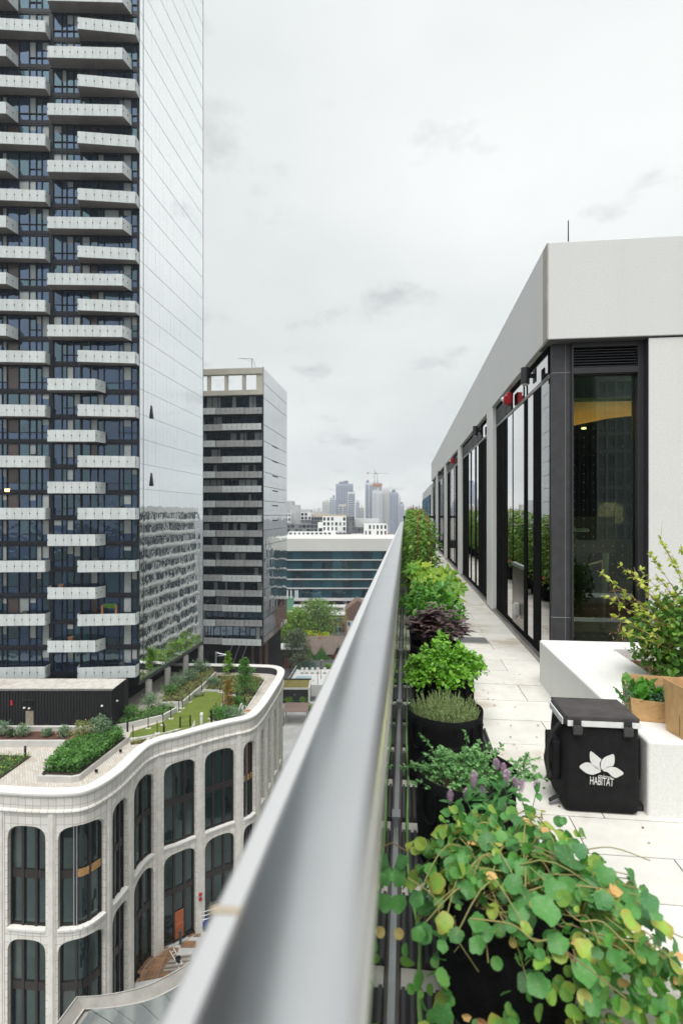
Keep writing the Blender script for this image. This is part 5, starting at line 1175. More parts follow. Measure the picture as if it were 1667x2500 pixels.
# hedge bed with low wall
hp = [Gg(x, y) for x, y in ((92, 1909), (173, 1912), (194, 1908), (314, 1812), (290, 1800), (190, 1828), (150, 1850))]
hb_ = Vector((sum(p.x for p in hp) / 7, sum(p.y for p in hp) / 7, GA))
hbed = empty('hedge_bed', hb_, label='low pale planter wall around the clipped hedge', cat='planter')
outer = [(p.x - hb_.x, p.y - hb_.y) for p in hp]; MB().prism(outer, .0, .5).build('wall', wallm, hbed)
innr = [(x * .93, y * .93) for x, y in outer]; MB().prism(innr, .5, .53).build('mulch', soil_m, hbed)
for px, py in ((236, 1888), (295, 1839)): o = MB().box(-.12, .12, -.1, .02, .12, .36).build('step_light', black_metal, hbed, loc=Gg(px, py) - hb_)
hedge = empty('hedge', hb_ + Vector((0, 0, .5)), label='dense bright green hedge filling the curved bed on the podium roof', cat='hedge'); f = MB()
def inside(x, y, P):
    r_ = False; n_ = len(P)
    for i in range(n_):
        a, b = P[i], P[(i + 1) % n_]
        if (a[1] > y) != (b[1] > y) and x < (b[0] - a[0]) * (y - a[1]) / (b[1] - a[1]) + a[0]: r_ = not r_
    return r_
xs_ = [p[0] for p in outer]; ys_ = [p[1] for p in outer]; cnt = 0; Pin = [(x * .9, y * .9) for x, y in outer]
while cnt < 9500:
    x, y = random.uniform(min(xs_), max(xs_)), random.uniform(min(ys_), max(ys_))
    if not inside(x, y, Pin): continue
    top = .95 + .35 * noise.noise(Vector((x * .9, y * .9, 0))) + .2 * noise.noise(Vector((x * 2.5, y * 2.5, 4)))
    z = top * (1 - random.random() ** 2 * .9); leaf_ovate(f, Vector((x + random.gauss(0, .06), y + random.gauss(0, .06), z)), rnd_unit(.3), Vector((0, 0, 1)) + rnd_unit() * .5, random.uniform(.12, .24), random.uniform(.05, .085)); cnt += 1
f.build('foliage', lf_g, hedge, kind='stuff')
tree('small_tree', Gg(242, 1822), 2.9, 1.2, 1500, lf_s, 'grey-green small tree behind the hedge, the taller of the pair', .15, .05, .15)
tree('small_tree', Gg(205, 1826), 2.6, 1.3, 1300, lf_w, 'loose yellowish small tree behind the hedge beside the taller one', .15, .05, .15)
# flower bed at far left
fb = [Gg(x, y) for x, y in ((-60, 1842), (76, 1848), (-8, 1908), (-60, 1908))]; c_ = sum(fb, Vector()) / 4
fbo = empty('flower_bed', c_, label='ground level bed of green plants and small yellow flowers at the left edge', cat='flower bed'); MB().prism([(p.x - c_.x, p.y - c_.y) for p in fb], 0, .08).build('soil', soil_m, fbo); f, fl = MB(), MB(); Pq = [(p.x - c_.x, p.y - c_.y) for p in fb]
for k in range(6000):
    x, y = random.uniform(-5, 5), random.uniform(-4, 4)
    if not inside(x, y, Pq): continue
    leaf_ovate(f, Vector((x, y, random.uniform(.08, .4))), rnd_unit(.4), Vector((0, 0, 1)), random.uniform(.1, .2), .05)
    if random.random() < .05: leaf_ovate(fl, Vector((x, y, random.uniform(.35, .45))), rnd_unit(.2), Vector((0, 0, 1)), .12, .05)
f.build('foliage', lf_g, fbo, kind='stuff'); fl.build('blossom', mat('yellow_blossom', (.6, .5, .05), .6), fbo, kind='stuff')
# lawn
lawn_m = mat('artificial_lawn', (.125, .17, .02), .95, var=.22, vs=6, bump=.6, bs=40, stain=(.09, .13, .018), ss=.6)
lp = [Gz(x, y) for x, y in ((120, 800), (300, 765), (480, 735), (640, 710), (850, 640), (930, 480), (930, 388), (770, 380), (640, 470), (540, 560), (420, 650), (140, 742))]
MB().prism([(p.x, p.y) for p in lp], GA + .005, GA + .05).build('lawn', lawn_m, kind='structure')
# retaining walls beside the lawn
def lowwall(name, pts, h, t, lab):
    ps = [Gz(*p) for p in pts]; e = empty(name, ps[0], label=lab, cat='wall')
    for a, b in zip(ps, ps[1:]):
        d = (b - a); n_ = Vector((-d.y, d.x, 0)).normalized() * t; MB().obox(a - ps[0], d + d.normalized() * .01, n_, (0, 0, h)).build('wall_panel', wallm, e)
    return e
lowwall('retaining_wall', ((-60, 745), (150, 705), (420, 640), (545, 570)), .6, .25, 'pale retaining wall along the near left side of the lawn')
lowwall('retaining_wall', ((405, 530), (590, 525), (760, 380), (885, 255)), .65, .25, 'pale retaining wall climbing along the far left side of the lawn')
lowwall('kerb', ((770, 388), (930, 393)), .25, .2, 'short pale kerb closing the far end of the lawn')
lowwall('kerb', ((1305, 290), (1240, 390), (1150, 530)), .12, .2, 'pale kerb between the right bed and the curved path')
lowwall('kerb', ((130, 815), (400, 765), (580, 722)), .15, .2, 'thin pale kerb on the near edge of the lawn')
# planted beds as ground cover
def bed(pts, lab, lm, n, L, hh, m_=soil_m, z=.06):
    ps = [Gz(*p) for p in pts]; c_ = sum(ps, Vector()) / len(ps); e = empty('planting_bed', c_, label=lab, cat='planting bed'); P = [(p.x - c_.x, p.y - c_.y) for p in ps]; MB().prism(P, .0, z).build('soil', m_, e); f = MB(); k = 0; xa, xb, ya, yb = min(p[0] for p in P), max(p[0] for p in P), min(p[1] for p in P), max(p[1] for p in P)
    while k < n:
        x, y = random.uniform(xa, xb), random.uniform(ya, yb)
        if not inside(x, y, P): continue
        leaf_ovate(f, Vector((x, y, z + random.random() * hh * (.6 + .8 * abs(noise.noise(Vector((x, y, 1))))))), rnd_unit(.5), Vector((0, 0, 1)), L * random.uniform(.6, 1.3), L * .3); k += 1
    f.build('ground_cover', lm, e, kind='stuff'); return e
bed([(-60, 735), (150, 700), (420, 630), (530, 560), (400, 545), (100, 640)], 'leafy bed between the columns and the near retaining wall', lf_g, 1200, .2, .5, z=.5)
bed([(410, 525), (588, 520), (755, 375), (880, 250), (770, 225), (560, 340), (420, 470)], 'wild flowering bed between the tower columns and the far lawn', lf_w, 2000, .2, .55, z=.55)
bed([(780, 375), (930, 382), (1080, 420), (1150, 520), (1300, 290), (1230, 255), (900, 250)], 'mixed bed between the lawn and the curved path', lf_w, 2600, .2, .45)
bed([(860, 640), (945, 500), (1080, 430), (1140, 530), (1060, 600), (940, 650)], 'green bed at the near right corner of the lawn', lf_g, 1500, .2, .45)
bed([(140, 830), (280, 800), (230, 840), (140, 850)], 'small mulch strip with yellow leaves beside the parapet', lf_w, 200, .15, .2, mulch_m)
bed([(300, 800), (560, 735), (800, 690), (980, 640), (880, 690), (600, 745), (330, 815)], 'narrow strip of pale grasses along the parapet', lf_w, 700, .15, .25)
for x, y, r_, h_, lm, lab in ((130, 640, 1.1, .7, lf_g, 'leafy shrub beside the first tower column'), (320, 560, 1.1, 1.05, lf_s, 'silvery shrub between the first two tower columns'), (470, 450, 1.1, .9, lf_g, 'green shrub behind the second tower column'), (560, 380, 1.2, 1.0, lf_s, 'silvery shrub before the third tower column'), (650, 330, 1.2, 1.0, lf_s, 'tall silvery shrub beside the third tower column'), (745, 255, 1.2, 1.1, lf_s, 'farthest silvery shrub beside the fourth tower column'),
        (850, 335, 1.0, .55, lf_s, 'low spreading shrub at the far end of the lawn'), (920, 600, 1.3, .6, lf_g, 'broad green shrub at the right corner of the lawn'), (1030, 600, 1.2, .5, lf_s, 'shrub beside the white boards near the parapet'), (1060, 500, .8, .5, lf_g, 'green shrub under the orange tree')):
    shrub('garden_shrub', Gz(x, y) + Vector((0, 0, .4 if x < 760 else .05)), r_, h_, 900, lm, lab, .16)
tree('orange_tree', Gz(985, 530), 3.6, .95, 1700, lf_o, 'slim orange-leaved young tree at the edge of the lawn', .16, .04, .12, 14, True)
tree('young_maple', Gz(985, 232), 3.4, .85, 900, lf_y, 'lime green young tree before the dark far parapet', .2, .04, .2, 12, True)
tree('young_maple', Gz(1135, 420), 4.9, 1.5, 2200, lf_g, 'larger green young tree in the right bed', .2, .05, .18, 16, True)
tree('young_maple', Gz(1095, 240), 2.2, .4, 300, lf_y, 'smallest sapling before the dark far parapet', .18, .03, .3, 6, True)
# posts, gates and bollards
gf = 'black fence posts round the lawn'
posts = [(160, 795, 1.35, 'nearest the hedge'), (292, 710, 1.3, 'first along the near retaining wall'), (370, 750, 1.3, 'on the near side of the lawn opposite the wall'), (420, 680, 1.3, 'second along the near retaining wall'), (490, 625, 1.35, 'at the bend of the near retaining wall'), (558, 565, 1.35, 'at the inner corner of the two retaining walls'), (588, 535, 1.3, 'just past the inner corner'), (650, 480, 1.25, 'midway along the far retaining wall'), (757, 385, 1.2, 'at the far left corner of the lawn'), (917, 395, 1.2, 'at the far right corner of the lawn'), (830, 625, 1.0, 'at the right side of the lawn'), (883, 560, 1.0, 'behind the right side gate')]
for x, y, h, w in posts:
    e = empty('fence_post', Gz(x, y), TH, label='slim black fence post ' + w, cat='post', group=gf); MB().box(-.035, .035, -.035, .035, .04, h).build('shaft', black_metal, e); MB().box(-.25, .25, -.2, .2, 0, .06).build('base_plate', wallm, e)
for (x0, y0, x1, y1, lab) in ((565, 705, 658, 692, 'black wire gate on the near side of the lawn'), (836, 650, 940, 480, 'black wire fence panel along the right side of the lawn')):
    a, b = Gz(x0, y0), Gz(x1, y1); e = empty('wire_gate', a, label=lab, cat='gate'); d = b - a
    for t in (0, .06, .94, 1): MB().obox(d * t + Vector((-.03, 0, 0)), (.07, 0, 0), (0, .07, 0), (0, 0, 1.2)).build('upright', black_metal, e)
    for z in (.15, .6, 1.12): MB().tube([d * .02 + Vector((0, 0, z)), d * .98 + Vector((0, 0, z))], .012, n=5).build('wire', black_metal, e)
for px, py, h, lab in ((62, 1848, 1.0, 'black bollard light beside the flower bed'), (108, 1906, .8, 'black bollard light at the corner of the hedge bed'), (280 + .2806 * 1130, 1580 + .2806 * 500, .9, 'black bollard light in the right bed near the kerb'), (280 + .2806 * 1237, 1580 + .2806 * 352, .9, 'black bollard light near the tip of the curved path'), (280 + .2806 * 1060, 1580 + .2806 * 447, .8, 'black bollard light between orange tree and green tree'), (280 + .2806 * 428, 1580 + .2806 * 752, 1.0, 'black bollard light on the near edge of the lawn'), (280 + .2806 * 842, 1580 + .2806 * 655, .95, 'black bollard light at the right side gate'), (280 + .2806 * 112, 1580 + .2806 * 735, 1.0, 'black bollard light where the hedge meets the lawn')):
    e = empty('bollard_light', Gg(px, py), label=lab, cat='bollard'); MB().lathe([(.001, 0), (.1, 0), (.1, h), (.001, h)], n=12).build('post', black_metal, e); MB().lathe([(.103, h * .82), (.103, h * .9)], n=12).build('lens', mat('smoked_lens', (.1, .1, .1), .3), e)
wrap = mat('white_wrap', (.68, .68, .67), .6, var=.06)
e = empty('white_post', Gz(755, 692), label='white wrapped post standing on the parapet side of the lawn', cat='post'); MB().lathe([(.14, 0), (.16, .9), (.13, 1.2), (.2, 1.25), (.16, 1.45), (.001, 1.55)], n=10).build('shaft', wrap, e); MB().box(-.25, .25, -.2, .2, 0, .12).build('foot', wrap, e)
e = empty('white_board', Gz(683, 705), label='small pointed white board beside the white post', cat='board'); MB().add([(-.25, 0, 0), (.2, 0, 0), (.15, 0, .9), (-.25, .12, 0), (.2, .12, 0), (.15, .12, .9)], [(0, 1, 2), (5, 4, 3), (0, 3, 4, 1), (1, 4, 5, 2), (2, 5, 3, 0)]).build('sheet', wrap, e); MB().box(-.3, .3, .13, .2, 0, .1).build('foot', wrap, e)
e = empty('white_board', Gz(1090, 600), label='leaning white boards at the edge of the curved path', cat='board'); MB().obox((-.4, 0, 0), (.12, 0, 0), (0, .5, 0), (.4, 0, 1.3)).build('sheet', wrap, e); MB().obox((.15, 0, 0), (.1, 0, 0), (0, .4, 0), (.05, 0, 1.1)).build('sheet', wrap, e)
e = empty('drain_cover', Gz(1155, 552), TH, label='small orange-brown square cover on the curved path', cat='cover'); MB().box(-.3, .3, -.3, .3, .004, .03).build('plate', mat('clay_plate', (.38, .15, .07), .7), e)
e = empty('garden_bench', Gz(715, 435), R(40), label='pale slatted bench against the far retaining wall', cat='bench')
for k in range(4): MB().box(-.9, .9, -.25 + k * .13, -.15 + k * .13, .42, .46).build('slat', grey_metal, e)
for s in (-1, 1): MB().box(s * .75 - .04, s * .75 + .04, -.22, .22, 0, .42).build('leg', grey_metal, e)
e = empty('steel_frame', Gz(880, 150) + Vector((0, 0, .95)), label='small white steel frame standing beyond the far parapet', cat='frame'); MB().box(-.1, .1, -.1, .1, -1, 1.0).build('post', grey_metal, e); MB().tube([(0, 0, .8), (1.8, 0, .5)], .07).tube([(0, 0, .3), (1.8, 0, .45)], .05).build('arm', grey_metal, e)
# ================================================================== STREET COURTYARD
ply = mat('weathered_plywood', (.27, .15, .075), .8, var=.3, vs=1.2, bump=.2, bs=6, stain=(.13, .07, .04), ss=.5, rand=.25)
cz = GZ + .05
def Gc(x, y): return G(100 + .2934 * x, 2180 + .2934 * y, cz)
def bil(a, b, c, d, u, v): return a.lerp(b, u).lerp(d.lerp(c, u), v)
qa, qb, qc, qd = Gc(905, 440), Gc(1150, 455), Gc(1080, 690), Gc(720, 760)
names = ['upper left', 'upper middle', 'upper right', 'middle left', 'centre', 'middle right', 'lower left', 'lower middle', 'lower right']
k = 0
for j in range(3):
    for i in range(3):
        c = [bil(qa, qb, qc, qd, (i + du) / 3, (j + dv) / 3) for du, dv in ((.02, .02), (.98, .02), (.98, .98), (.02, .98))]; p0 = c[0]; m_ = MB(); q = [v - p0 for v in c]; m_.add(q + [v + Vector((0, 0, .03 + .012 * ((i + j) % 2))) for v in q], [(0, 3, 2, 1), (4, 5, 6, 7), (0, 1, 5, 4), (1, 2, 6, 5), (2, 3, 7, 6), (3, 0, 4, 7)])
        m_.build('plywood_sheet', ply, None, loc=p0, label='weathered plywood sheet on the courtyard, ' + names[k] + ' of nine', cat='plywood', group='plywood sheets on the courtyard'); k += 1
for (x0, y0, x1, y1, lab) in ((1180, 400, 1290, 455, 'tan plywood sheet lying nearest the blue bollard'), (1235, 325, 1330, 365, 'small plywood sheet before the blue lift')):
    c = [Gc(x0, y0), Gc(x1, y0), Gc(x1, y1), Gc(x0 - 20, y1)]; m_ = MB(); q = [v - c[0] for v in c]; m_.add(q + [v + Vector((0, 0, .04)) for v in q], [(0, 3, 2, 1), (4, 5, 6, 7), (0, 1, 5, 4), (1, 2, 6, 5), (2, 3, 7, 6), (3, 0, 4, 7)]); m_.build('plywood_sheet', ply, None, loc=c[0], label=lab, cat='plywood')
e = empty('street_bollard', Gc(1160, 425), label='slim dark blue bollard standing on the courtyard', cat='bollard'); MB().lathe([(.12, 0), (.12, 1.35), (.001, 1.42)], n=12).build('post', mat('petrol_blue', (.03, .07, .10), .4), e); MB().lathe([(.18, 0), (.18, .03), (.12, .04)], n=12).build('foot', grey_metal, e)
e = empty('timber_stack', Gc(1130, 600), R(15), label='stack of grey timbers and a dark bucket on the plywood', cat='timber')
for k in range(6): MB().box(-1.1 + .1 * k, 1.3, -.7 + k * .26, -.52 + k * .26, .05 + .1 * (k % 2), .17 + .1 * (k % 2)).build('timber', mat('grey_timber', (.28, .25, .22), .8, rand=.2), e)
MB().lathe([(.001, .3), (.22, .3), (.26, .62), (.24, .62), (.2, .4), (.001, .4)], (.1, .1, 0), 14).build('bucket', black_plastic, e)
e = empty('ladder', Gc(1150, 640), R(50), label='short pale ladder leaning by the timber stack', cat='ladder')
for s in (0, .4): MB().obox((s, 0, .1), (.06, 0, 0), (0, 2.0, .5), (0, 0, .06)).build('stile', wrap, e)
for k in range(5): MB().obox((.06, .3 + .36 * k, .18 + .09 * k), (.34, 0, 0), (0, .05, 0), (0, 0, .04)).build('rung', wrap, e)
e = empty('steel_beams', Gc(790, 740), R(62), label='two dark steel beams beside the plywood', cat='beam')
for k in (0, .35): MB().box(k, k + .06, 0, 2.2, 0, .25).box(k - .08, k + .14, 0, 2.2, .25, .28).build('beam', black_metal, e)
e = empty('boom_lift', Gc(1325, 300), R(20), label='blue lift with a grey platform rail half hidden behind the handrail', cat='lift'); blue = mat('lift_blue', (.01, .05, .25), .4)
MB().box(-.5, .9, -.5, .5, .25, .95).build('chassis', blue, e); MB().obox((-.4, -.2, .9), (.3, 0, 0), (0, .4, 0), (-.3, 0, 1.0)).build('boom', blue, e)
for x in (-.3, .6):
    for s in (-.55, .45): MB().lathe([(.001, 0), (.28, 0), (.28, .12), (.001, .12)], (0, 0, 0), 14).build('wheel', black_plastic, e, loc=(x, s + .1, .28), rot=(PI / 2, 0, 0))
for z in (1.2, 1.6, 2.0): MB().tube([(0, -.5, z), (2.2, -.5, z + .3), (2.2, .5, z + .3), (0, .5, z)], .03, n=5).build('platform_rail', grey_metal, e)
e = empty('debris_heap', Gc(1250, 305), label='dark heap of bags and red scraps beside the orange door', cat='debris')
for k in range(12): MB().lathe([(.001, 0), (.25, .05), (.2, .25), (.001, .35)], (random.uniform(-.8, .8), random.uniform(-.4, .4), 0), 7).build('bag', random.choice([black_plastic, black_plastic, red_plastic, blue]), e)
sg = empty('alarm_bell', PW((sb[5][1] + sb[6][0]) / 2, -.06, -38.2), label='pair of red alarm bells on the stone pier', cat='alarm'); 
for z in (0, -.5): MB().lathe([(.001, .15), (.17, .08), (.17, -.08), (.001, -.12)], (0, -.12, z), 10).build('bell', red_plastic, sg)
# glazed canopy with upstand
kz = -36.4; out_px = [(100, 2560), (138, 2500), (187, 2434), (258, 2429), (349, 2409), (423, 2374), (470, 2345), (520, 2310), (560, 2275)]
oc = smooth_path([G(x, y, kz) for x, y in out_px[2:]], 4); cb = oc[0].copy(); can = empty('glass_canopy', Vector((cb.x, cb.y, GZ)), label='pale glazed canopy with grey upstand at the lower left of the courtyard', cat='canopy'); co = Vector((cb.x, cb.y, GZ))
left = [G(60, 2620, kz), G(100, 2560, kz)]
zinc = mat('zinc_upstand', (.30, .29, .265), .7, var=.15, vs=.8); lg = mirrormat('canopy_glass', (.75, .8, .8), .12, 0, dark=(.36, .40, .40), facing=.15); lead = mat('lead_edge', (.45, .44, .41), .6)
cenv = Vector((-9, 33, kz)); full = [G(95, 2575, kz), G(138, 2500, kz)] + oc
for a, b in zip(full, full[1:]):
    ia, ib = a + (cenv - a).normalized() * .75, b + (cenv - b).normalized() * .75; up = Vector((0, 0, .12))
    MB().add([a - co, b - co, b - co + Vector((0, 0, -1)), a - co + Vector((0, 0, -1)), ia - co - up * 5, ib - co - up * 5], [(0, 1, 5, 4), (3, 2, 1, 0)]).build('upstand', zinc, can)
    MB().obox(a - co + Vector((0, 0, .0)), b - a, (cenv - a).normalized() * .08, (0, 0, .05)).build('capping', lead, can)
    MB().obox(ia - co - up * 5, ib - ia, (cenv - ia).normalized() * .14, (0, 0, .06)).build('gutter_edge', lead, can)
ins = [p + (cenv - p).normalized() * .9 for p in full]; k = 0
for i in range(0, len(ins) - 1, 3):
    a, b = ins[i], ins[min(i + 3, len(ins) - 1)]
    for j in range(5):
        t0, t1 = j / 5 + .006, (j + 1) / 5 - .006; a2, b2_ = a.lerp(b, .012), a.lerp(b, .988)
        q = [a2.lerp(cenv, t0), b2_.lerp(cenv, t0), b2_.lerp(cenv, t1), a2.lerp(cenv, t1)]; MB().quad(*[v - co + Vector((0, 0, -.55 + .2 * (j > 0))) for v in q]).build('glass_panel', lg, can)
MB().add([v - co + Vector((0, 0, -.8)) for v in full] + [cenv - co + Vector((0, 0, -.8))], [tuple(range(len(full) + 1))]).build('deck', zinc, can)
for p in (full[3], full[9], full[15]): MB().tube([p - co + Vector((0, 0, GZ - kz - (GZ - GZ))) + (cenv - p).normalized(), p - co + (cenv - p).normalized() + Vector((0, 0, -.8))], .15, n=8).build('support_post', grey_metal, can)
# ================================================================== STREET BEYOND
def CB(mb, o, r0, r1, d0, d1, z0, z1, mi=0):
    """box given in right / depth coordinates, relative to origin o"""
    a = W(r0, d0, z0); mb.obox(a - o, W(r1, d0, z0) - a, W(r0, d1, z0) - a, (0, 0, z1 - z0), mi); return mb
def rp(px, d): return (px - CX) / F * d
def zp(py, d): return (HY - py) / F * d
# glass office with white roof wall
d = 220; oo = W(0, 230, GZ); off = empty('glass_office', oo, label='low teal glass office with pale roof wall and slanted columns', cat='building')
r0, r1 = rp(640, d), rp(985, d)
CB(MB(), oo, r0, r1, d + 1, d + 45, zp(1461, d), zp(1345, d)).build('core', dark_recess, off)
CB(MB(), oo, r0, r1, d - .5, d + 45.2, zp(1345, d), zp(1315, d)).build('roof_wall', mat('office_roof_wall', (.58, .58, .55), .8, var=.05, vs=.05), off)
ls = [1344, 1367, 1391, 1414, 1436, 1461]
og = mirrormat('teal_office_glass', (.5, .75, .8), .03, .25, .12, (.006, .028, .04), facing=.07, rand=1.5)
slabm = mat('pale_slab_edge', (.5, .5, .5), .6)
for i in range(5):
    z1, z0 = zp(ls[i], d), zp(ls[i + 1], d); CB(MB(), oo, r0, r1, d - .6, d + 1, z0 - (.9 if i == 4 else .2), z0 + .2).build('slab_edge', slabm, off)
    x = r0; k = 0
    while x < r1:
        w = 4.0; CB(MB(), oo, x + .06, min(x + w, r1) - .06, d, d + .1, z0 + .21, z1 - .21).build('pane', og, off); x += w
for px, lean in ((738, 0), (776, 2.5), (846, -2.5), (880, 1.5), (915, -2)): MB().tube([W(rp(px, d) - lean, d + 1, GZ) - oo, W(rp(px, d) + lean * .4, d + 1, zp(1466, d)) - oo], .7, n=6).build('column', slabm, off)
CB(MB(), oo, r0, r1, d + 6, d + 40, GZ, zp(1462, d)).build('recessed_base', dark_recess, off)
# brick building with roof plant, trees in front
d = 196; bo2 = W(-8, 200, GZ); brick = mat('tan_brick', (.36, .22, .12), .85, var=.15, vs=.8, bump=.2, bs=6); brickd = mat('dark_brick', (.16, .10, .075), .85, var=.2, vs=1)
bk2 = empty('brick_building', bo2, label='tan brick block with steel windows behind the big green trees', cat='building')
CB(MB(), bo2, rp(640, d), rp(843.5, d), d, d + 22, zp(1523, d), zp(1503, d)).build('upper_wall', brick, bk2); CB(MB(), bo2, rp(640, d), rp(842, d), d + .1, d + 22, GZ, zp(1523, d)).build('lower_wall', brickd, bk2)
CB(MB(), bo2, rp(640, d), rp(843.5, d) + .3, d - .3, d + 22, zp(1503, d), zp(1500.5, d)).build('parapet', mat('roof_gravel_pale', (.5, .5, .49), .8), bk2)
for y0, y1 in ((1507, 1519), (1529, 1541), (1554, 1563)):
    for x0, x1 in ((814, 833.6), (775, 795), (735, 755)):
        f = CB(MB(), bo2, rp(x0, d), rp(x1, d), d - .15, d, zp(y1, d), zp(y0, d)).build('window', slabm, bk2)
        w = (x1 - x0) / 2
        for q in (0, 1): CB(MB(), bo2, rp(x0 + .8 + q * w, d), rp(x0 + w - .4 + q * w, d), d - .2, d - .151, zp(y1 - 1, d), zp(y0 + 1, d)).build('pane', glassB, f)
for k, (x0, x1, y0, y1, m_) in enumerate(((801, 817, 1472, 1486, wrap), (818, 832, 1476, 1484, wrap), (715, 742, 1485, 1497, slabm), (745, 772, 1484, 1496, wrap), (806, 842, 1487, 1499, slabm), (797, 806, 1486, 1494, brickd))):
    labs = ['white rooftop cooling unit with dark vents on the brick block', 'smaller white rooftop unit beside the cooling unit', 'grey rooftop duct at the left of the brick block', 'pale rooftop tent-like cover in the middle of the brick block', 'grey rooftop platform at the right of the brick block', 'brown rooftop box beside the platform']
    dd = 203; b_ = W(rp((x0 + x1) / 2, dd), dd, zp(1500.5, 196)); e = empty('rooftop_unit', b_, TH, label=labs[k], cat='rooftop unit'); hw = (x1 - x0) / 2 / F * dd; h = (y1 - y0) / F * dd
    MB().box(-hw, hw, -1.5, 1.5, 0, h).build('casing', m_, e); MB().box(-hw * .7, hw * .7, -1.56, -1.5, h * .45, h * .8).build('vent', mull_m, e)
e = empty('green_rooftop_tank', W(rp(706, 205), 205, zp(1500.5, 196)), TH, label='green cabinet with white antennas left on the brick block', cat='cabinet'); MB().box(-1.2, 1.6, -1, 1, 0, 5.0).build('cabinet', mat('green_paint', (.10, .26, .17), .6), e)
for x in (-.8, .5, 2.2, 2.9): MB().box(x, x + .45, -1.2, -.9, 4.6, 7.6).build('antenna', wrap, e)
d = 186; e = empty('gable_house', W(rp(862, d), d, GZ), TH, label='brown brick gabled wall at the right of the tan block, by the rail', cat='house'); h = zp(1480, d) - GZ
MB().add([(-2.8, 0, 0), (6, 0, 0), (6, 0, h - 1), (1.5, 0, h + 2), (-2.8, 0, h - 1.5), (-2.8, 9, 0), (6, 9, 0), (6, 9, h - 1), (1.5, 9, h + 2), (-2.8, 9, h - 1.5)], [(4, 3, 2, 1, 0), (0, 5, 9, 4), (3, 4, 9, 8), (2, 3, 8, 7), (5, 6, 7, 8, 9)]).build('wall', brickd, e); MB().box(-2.85, -2.3, -.1, 0, 0, h - 1.6).build('downpipe', brick, e)
MB().box(-2.2, 3, -.12, -.02, 1, h * .55).build('sign_board', mat('cream_board', (.6, .58, .5), .7), e); MB().box(-1.9, -1.1, -.16, -.121, h * .4, h * .52).build('sign_mark', mat('blue_mark', (.02, .10, .35), .6), e)
lt1 = leafmat('street_tree_lime', [(.12, .22, .02), (.17, .29, .03), (.07, .16, .02), (.21, .32, .05), (.05, .11, .02)], .55, .25)
lt2 = leafmat('street_tree_green', [(.09, .17, .03), (.13, .22, .045), (.06, .12, .025), (.17, .25, .06)], .55, .25)
lt3 = leafmat('dark_tree_leaf', [(.075, .10, .05), (.11, .145, .075), (.045, .065, .03), (.15, .185, .10)], .6, .2)
lt4 = leafmat('yellow_tree_leaf', [(.30, .36, .02), (.36, .40, .03), (.20, .30, .02)], .55, .3)
def big_tree(name, px, d, h, rx, n, lm, lab, L, lo=.2, clumps=26): return tree(name, W(rp(px, d), d, GZ), h, rx, n, lm, lab, L, .45, lo, clumps)
big_tree('street_tree', 722, 178, 11.2, 6.0, 5200, lt1, 'large lime green street tree on the left, before the brick block', .55)
big_tree('street_tree', 775, 182, 13.4, 8.0, 6800, lt2, 'largest mid-green street tree in front of the brick block', .55)
big_tree('street_tree', 752, 174, 4.9, 4.0, 1600, lt4, 'bright yellow-green low tree under the larger street trees', .45, .1, 12)
big_tree('street_tree', 790, 175, 4.2, 3.5, 1400, lt4, 'second bright yellow-green low tree, right of the first', .45, .1, 12)
big_tree('street_tree', 690, 172, 8.0, 4.5, 2600, lt1, 'green street tree peeking out beside the apartment block', .5, .1, 14)
big_tree('dark_street_tree', 722, 152, 10.2, 4.0, 4200, lt3, 'dark olive tree standing before the ivy houses', .42, .25)
big_tree('dark_street_tree', 735, 146, 4.8, 2.8, 2000, lt3, 'smaller dark olive tree in front of the taller dark one', .4, .2, 14)
# row of gabled houses with ivy
d = 160; ho = W(rp(795, d), d, GZ); hs = empty('ivy_row_house', ho, TH, label='row house with dark shingle roof and ivy covered gables', cat='house'); m = d / F
def hx(px): return rp(px, d) - rp(795, d)
def hz(py): return zp(py, d) - GZ
shing = mat('brown_shingle', (.16, .125, .105), .9, var=.2, vs=2, bump=.4, bs=8); redb = mat('red_brick', (.22, .07, .045), .85, var=.2, vs=1)
MB().box(hx(745), hx(870), 0, 10, 0, hz(1597)).build('wall', redb, hs)
MB().add([(hx(745), -.4, hz(1597)), (hx(870), -.4, hz(1597)), (hx(870), 5, hz(1570) + 1), (hx(745), 5, hz(1570) + 1), (hx(745), 10.4, hz(1597)), (hx(870), 10.4, hz(1597))], [(0, 1, 2, 3), (3, 2, 5, 4), (0, 3, 4), (1, 5, 2)]).build('roof', shing, hs)
ivy = leafmat('ivy_leaf', [(.04, .13, .02), (.06, .18, .03), (.025, .09, .015), (.12, .26, .04)], .5)
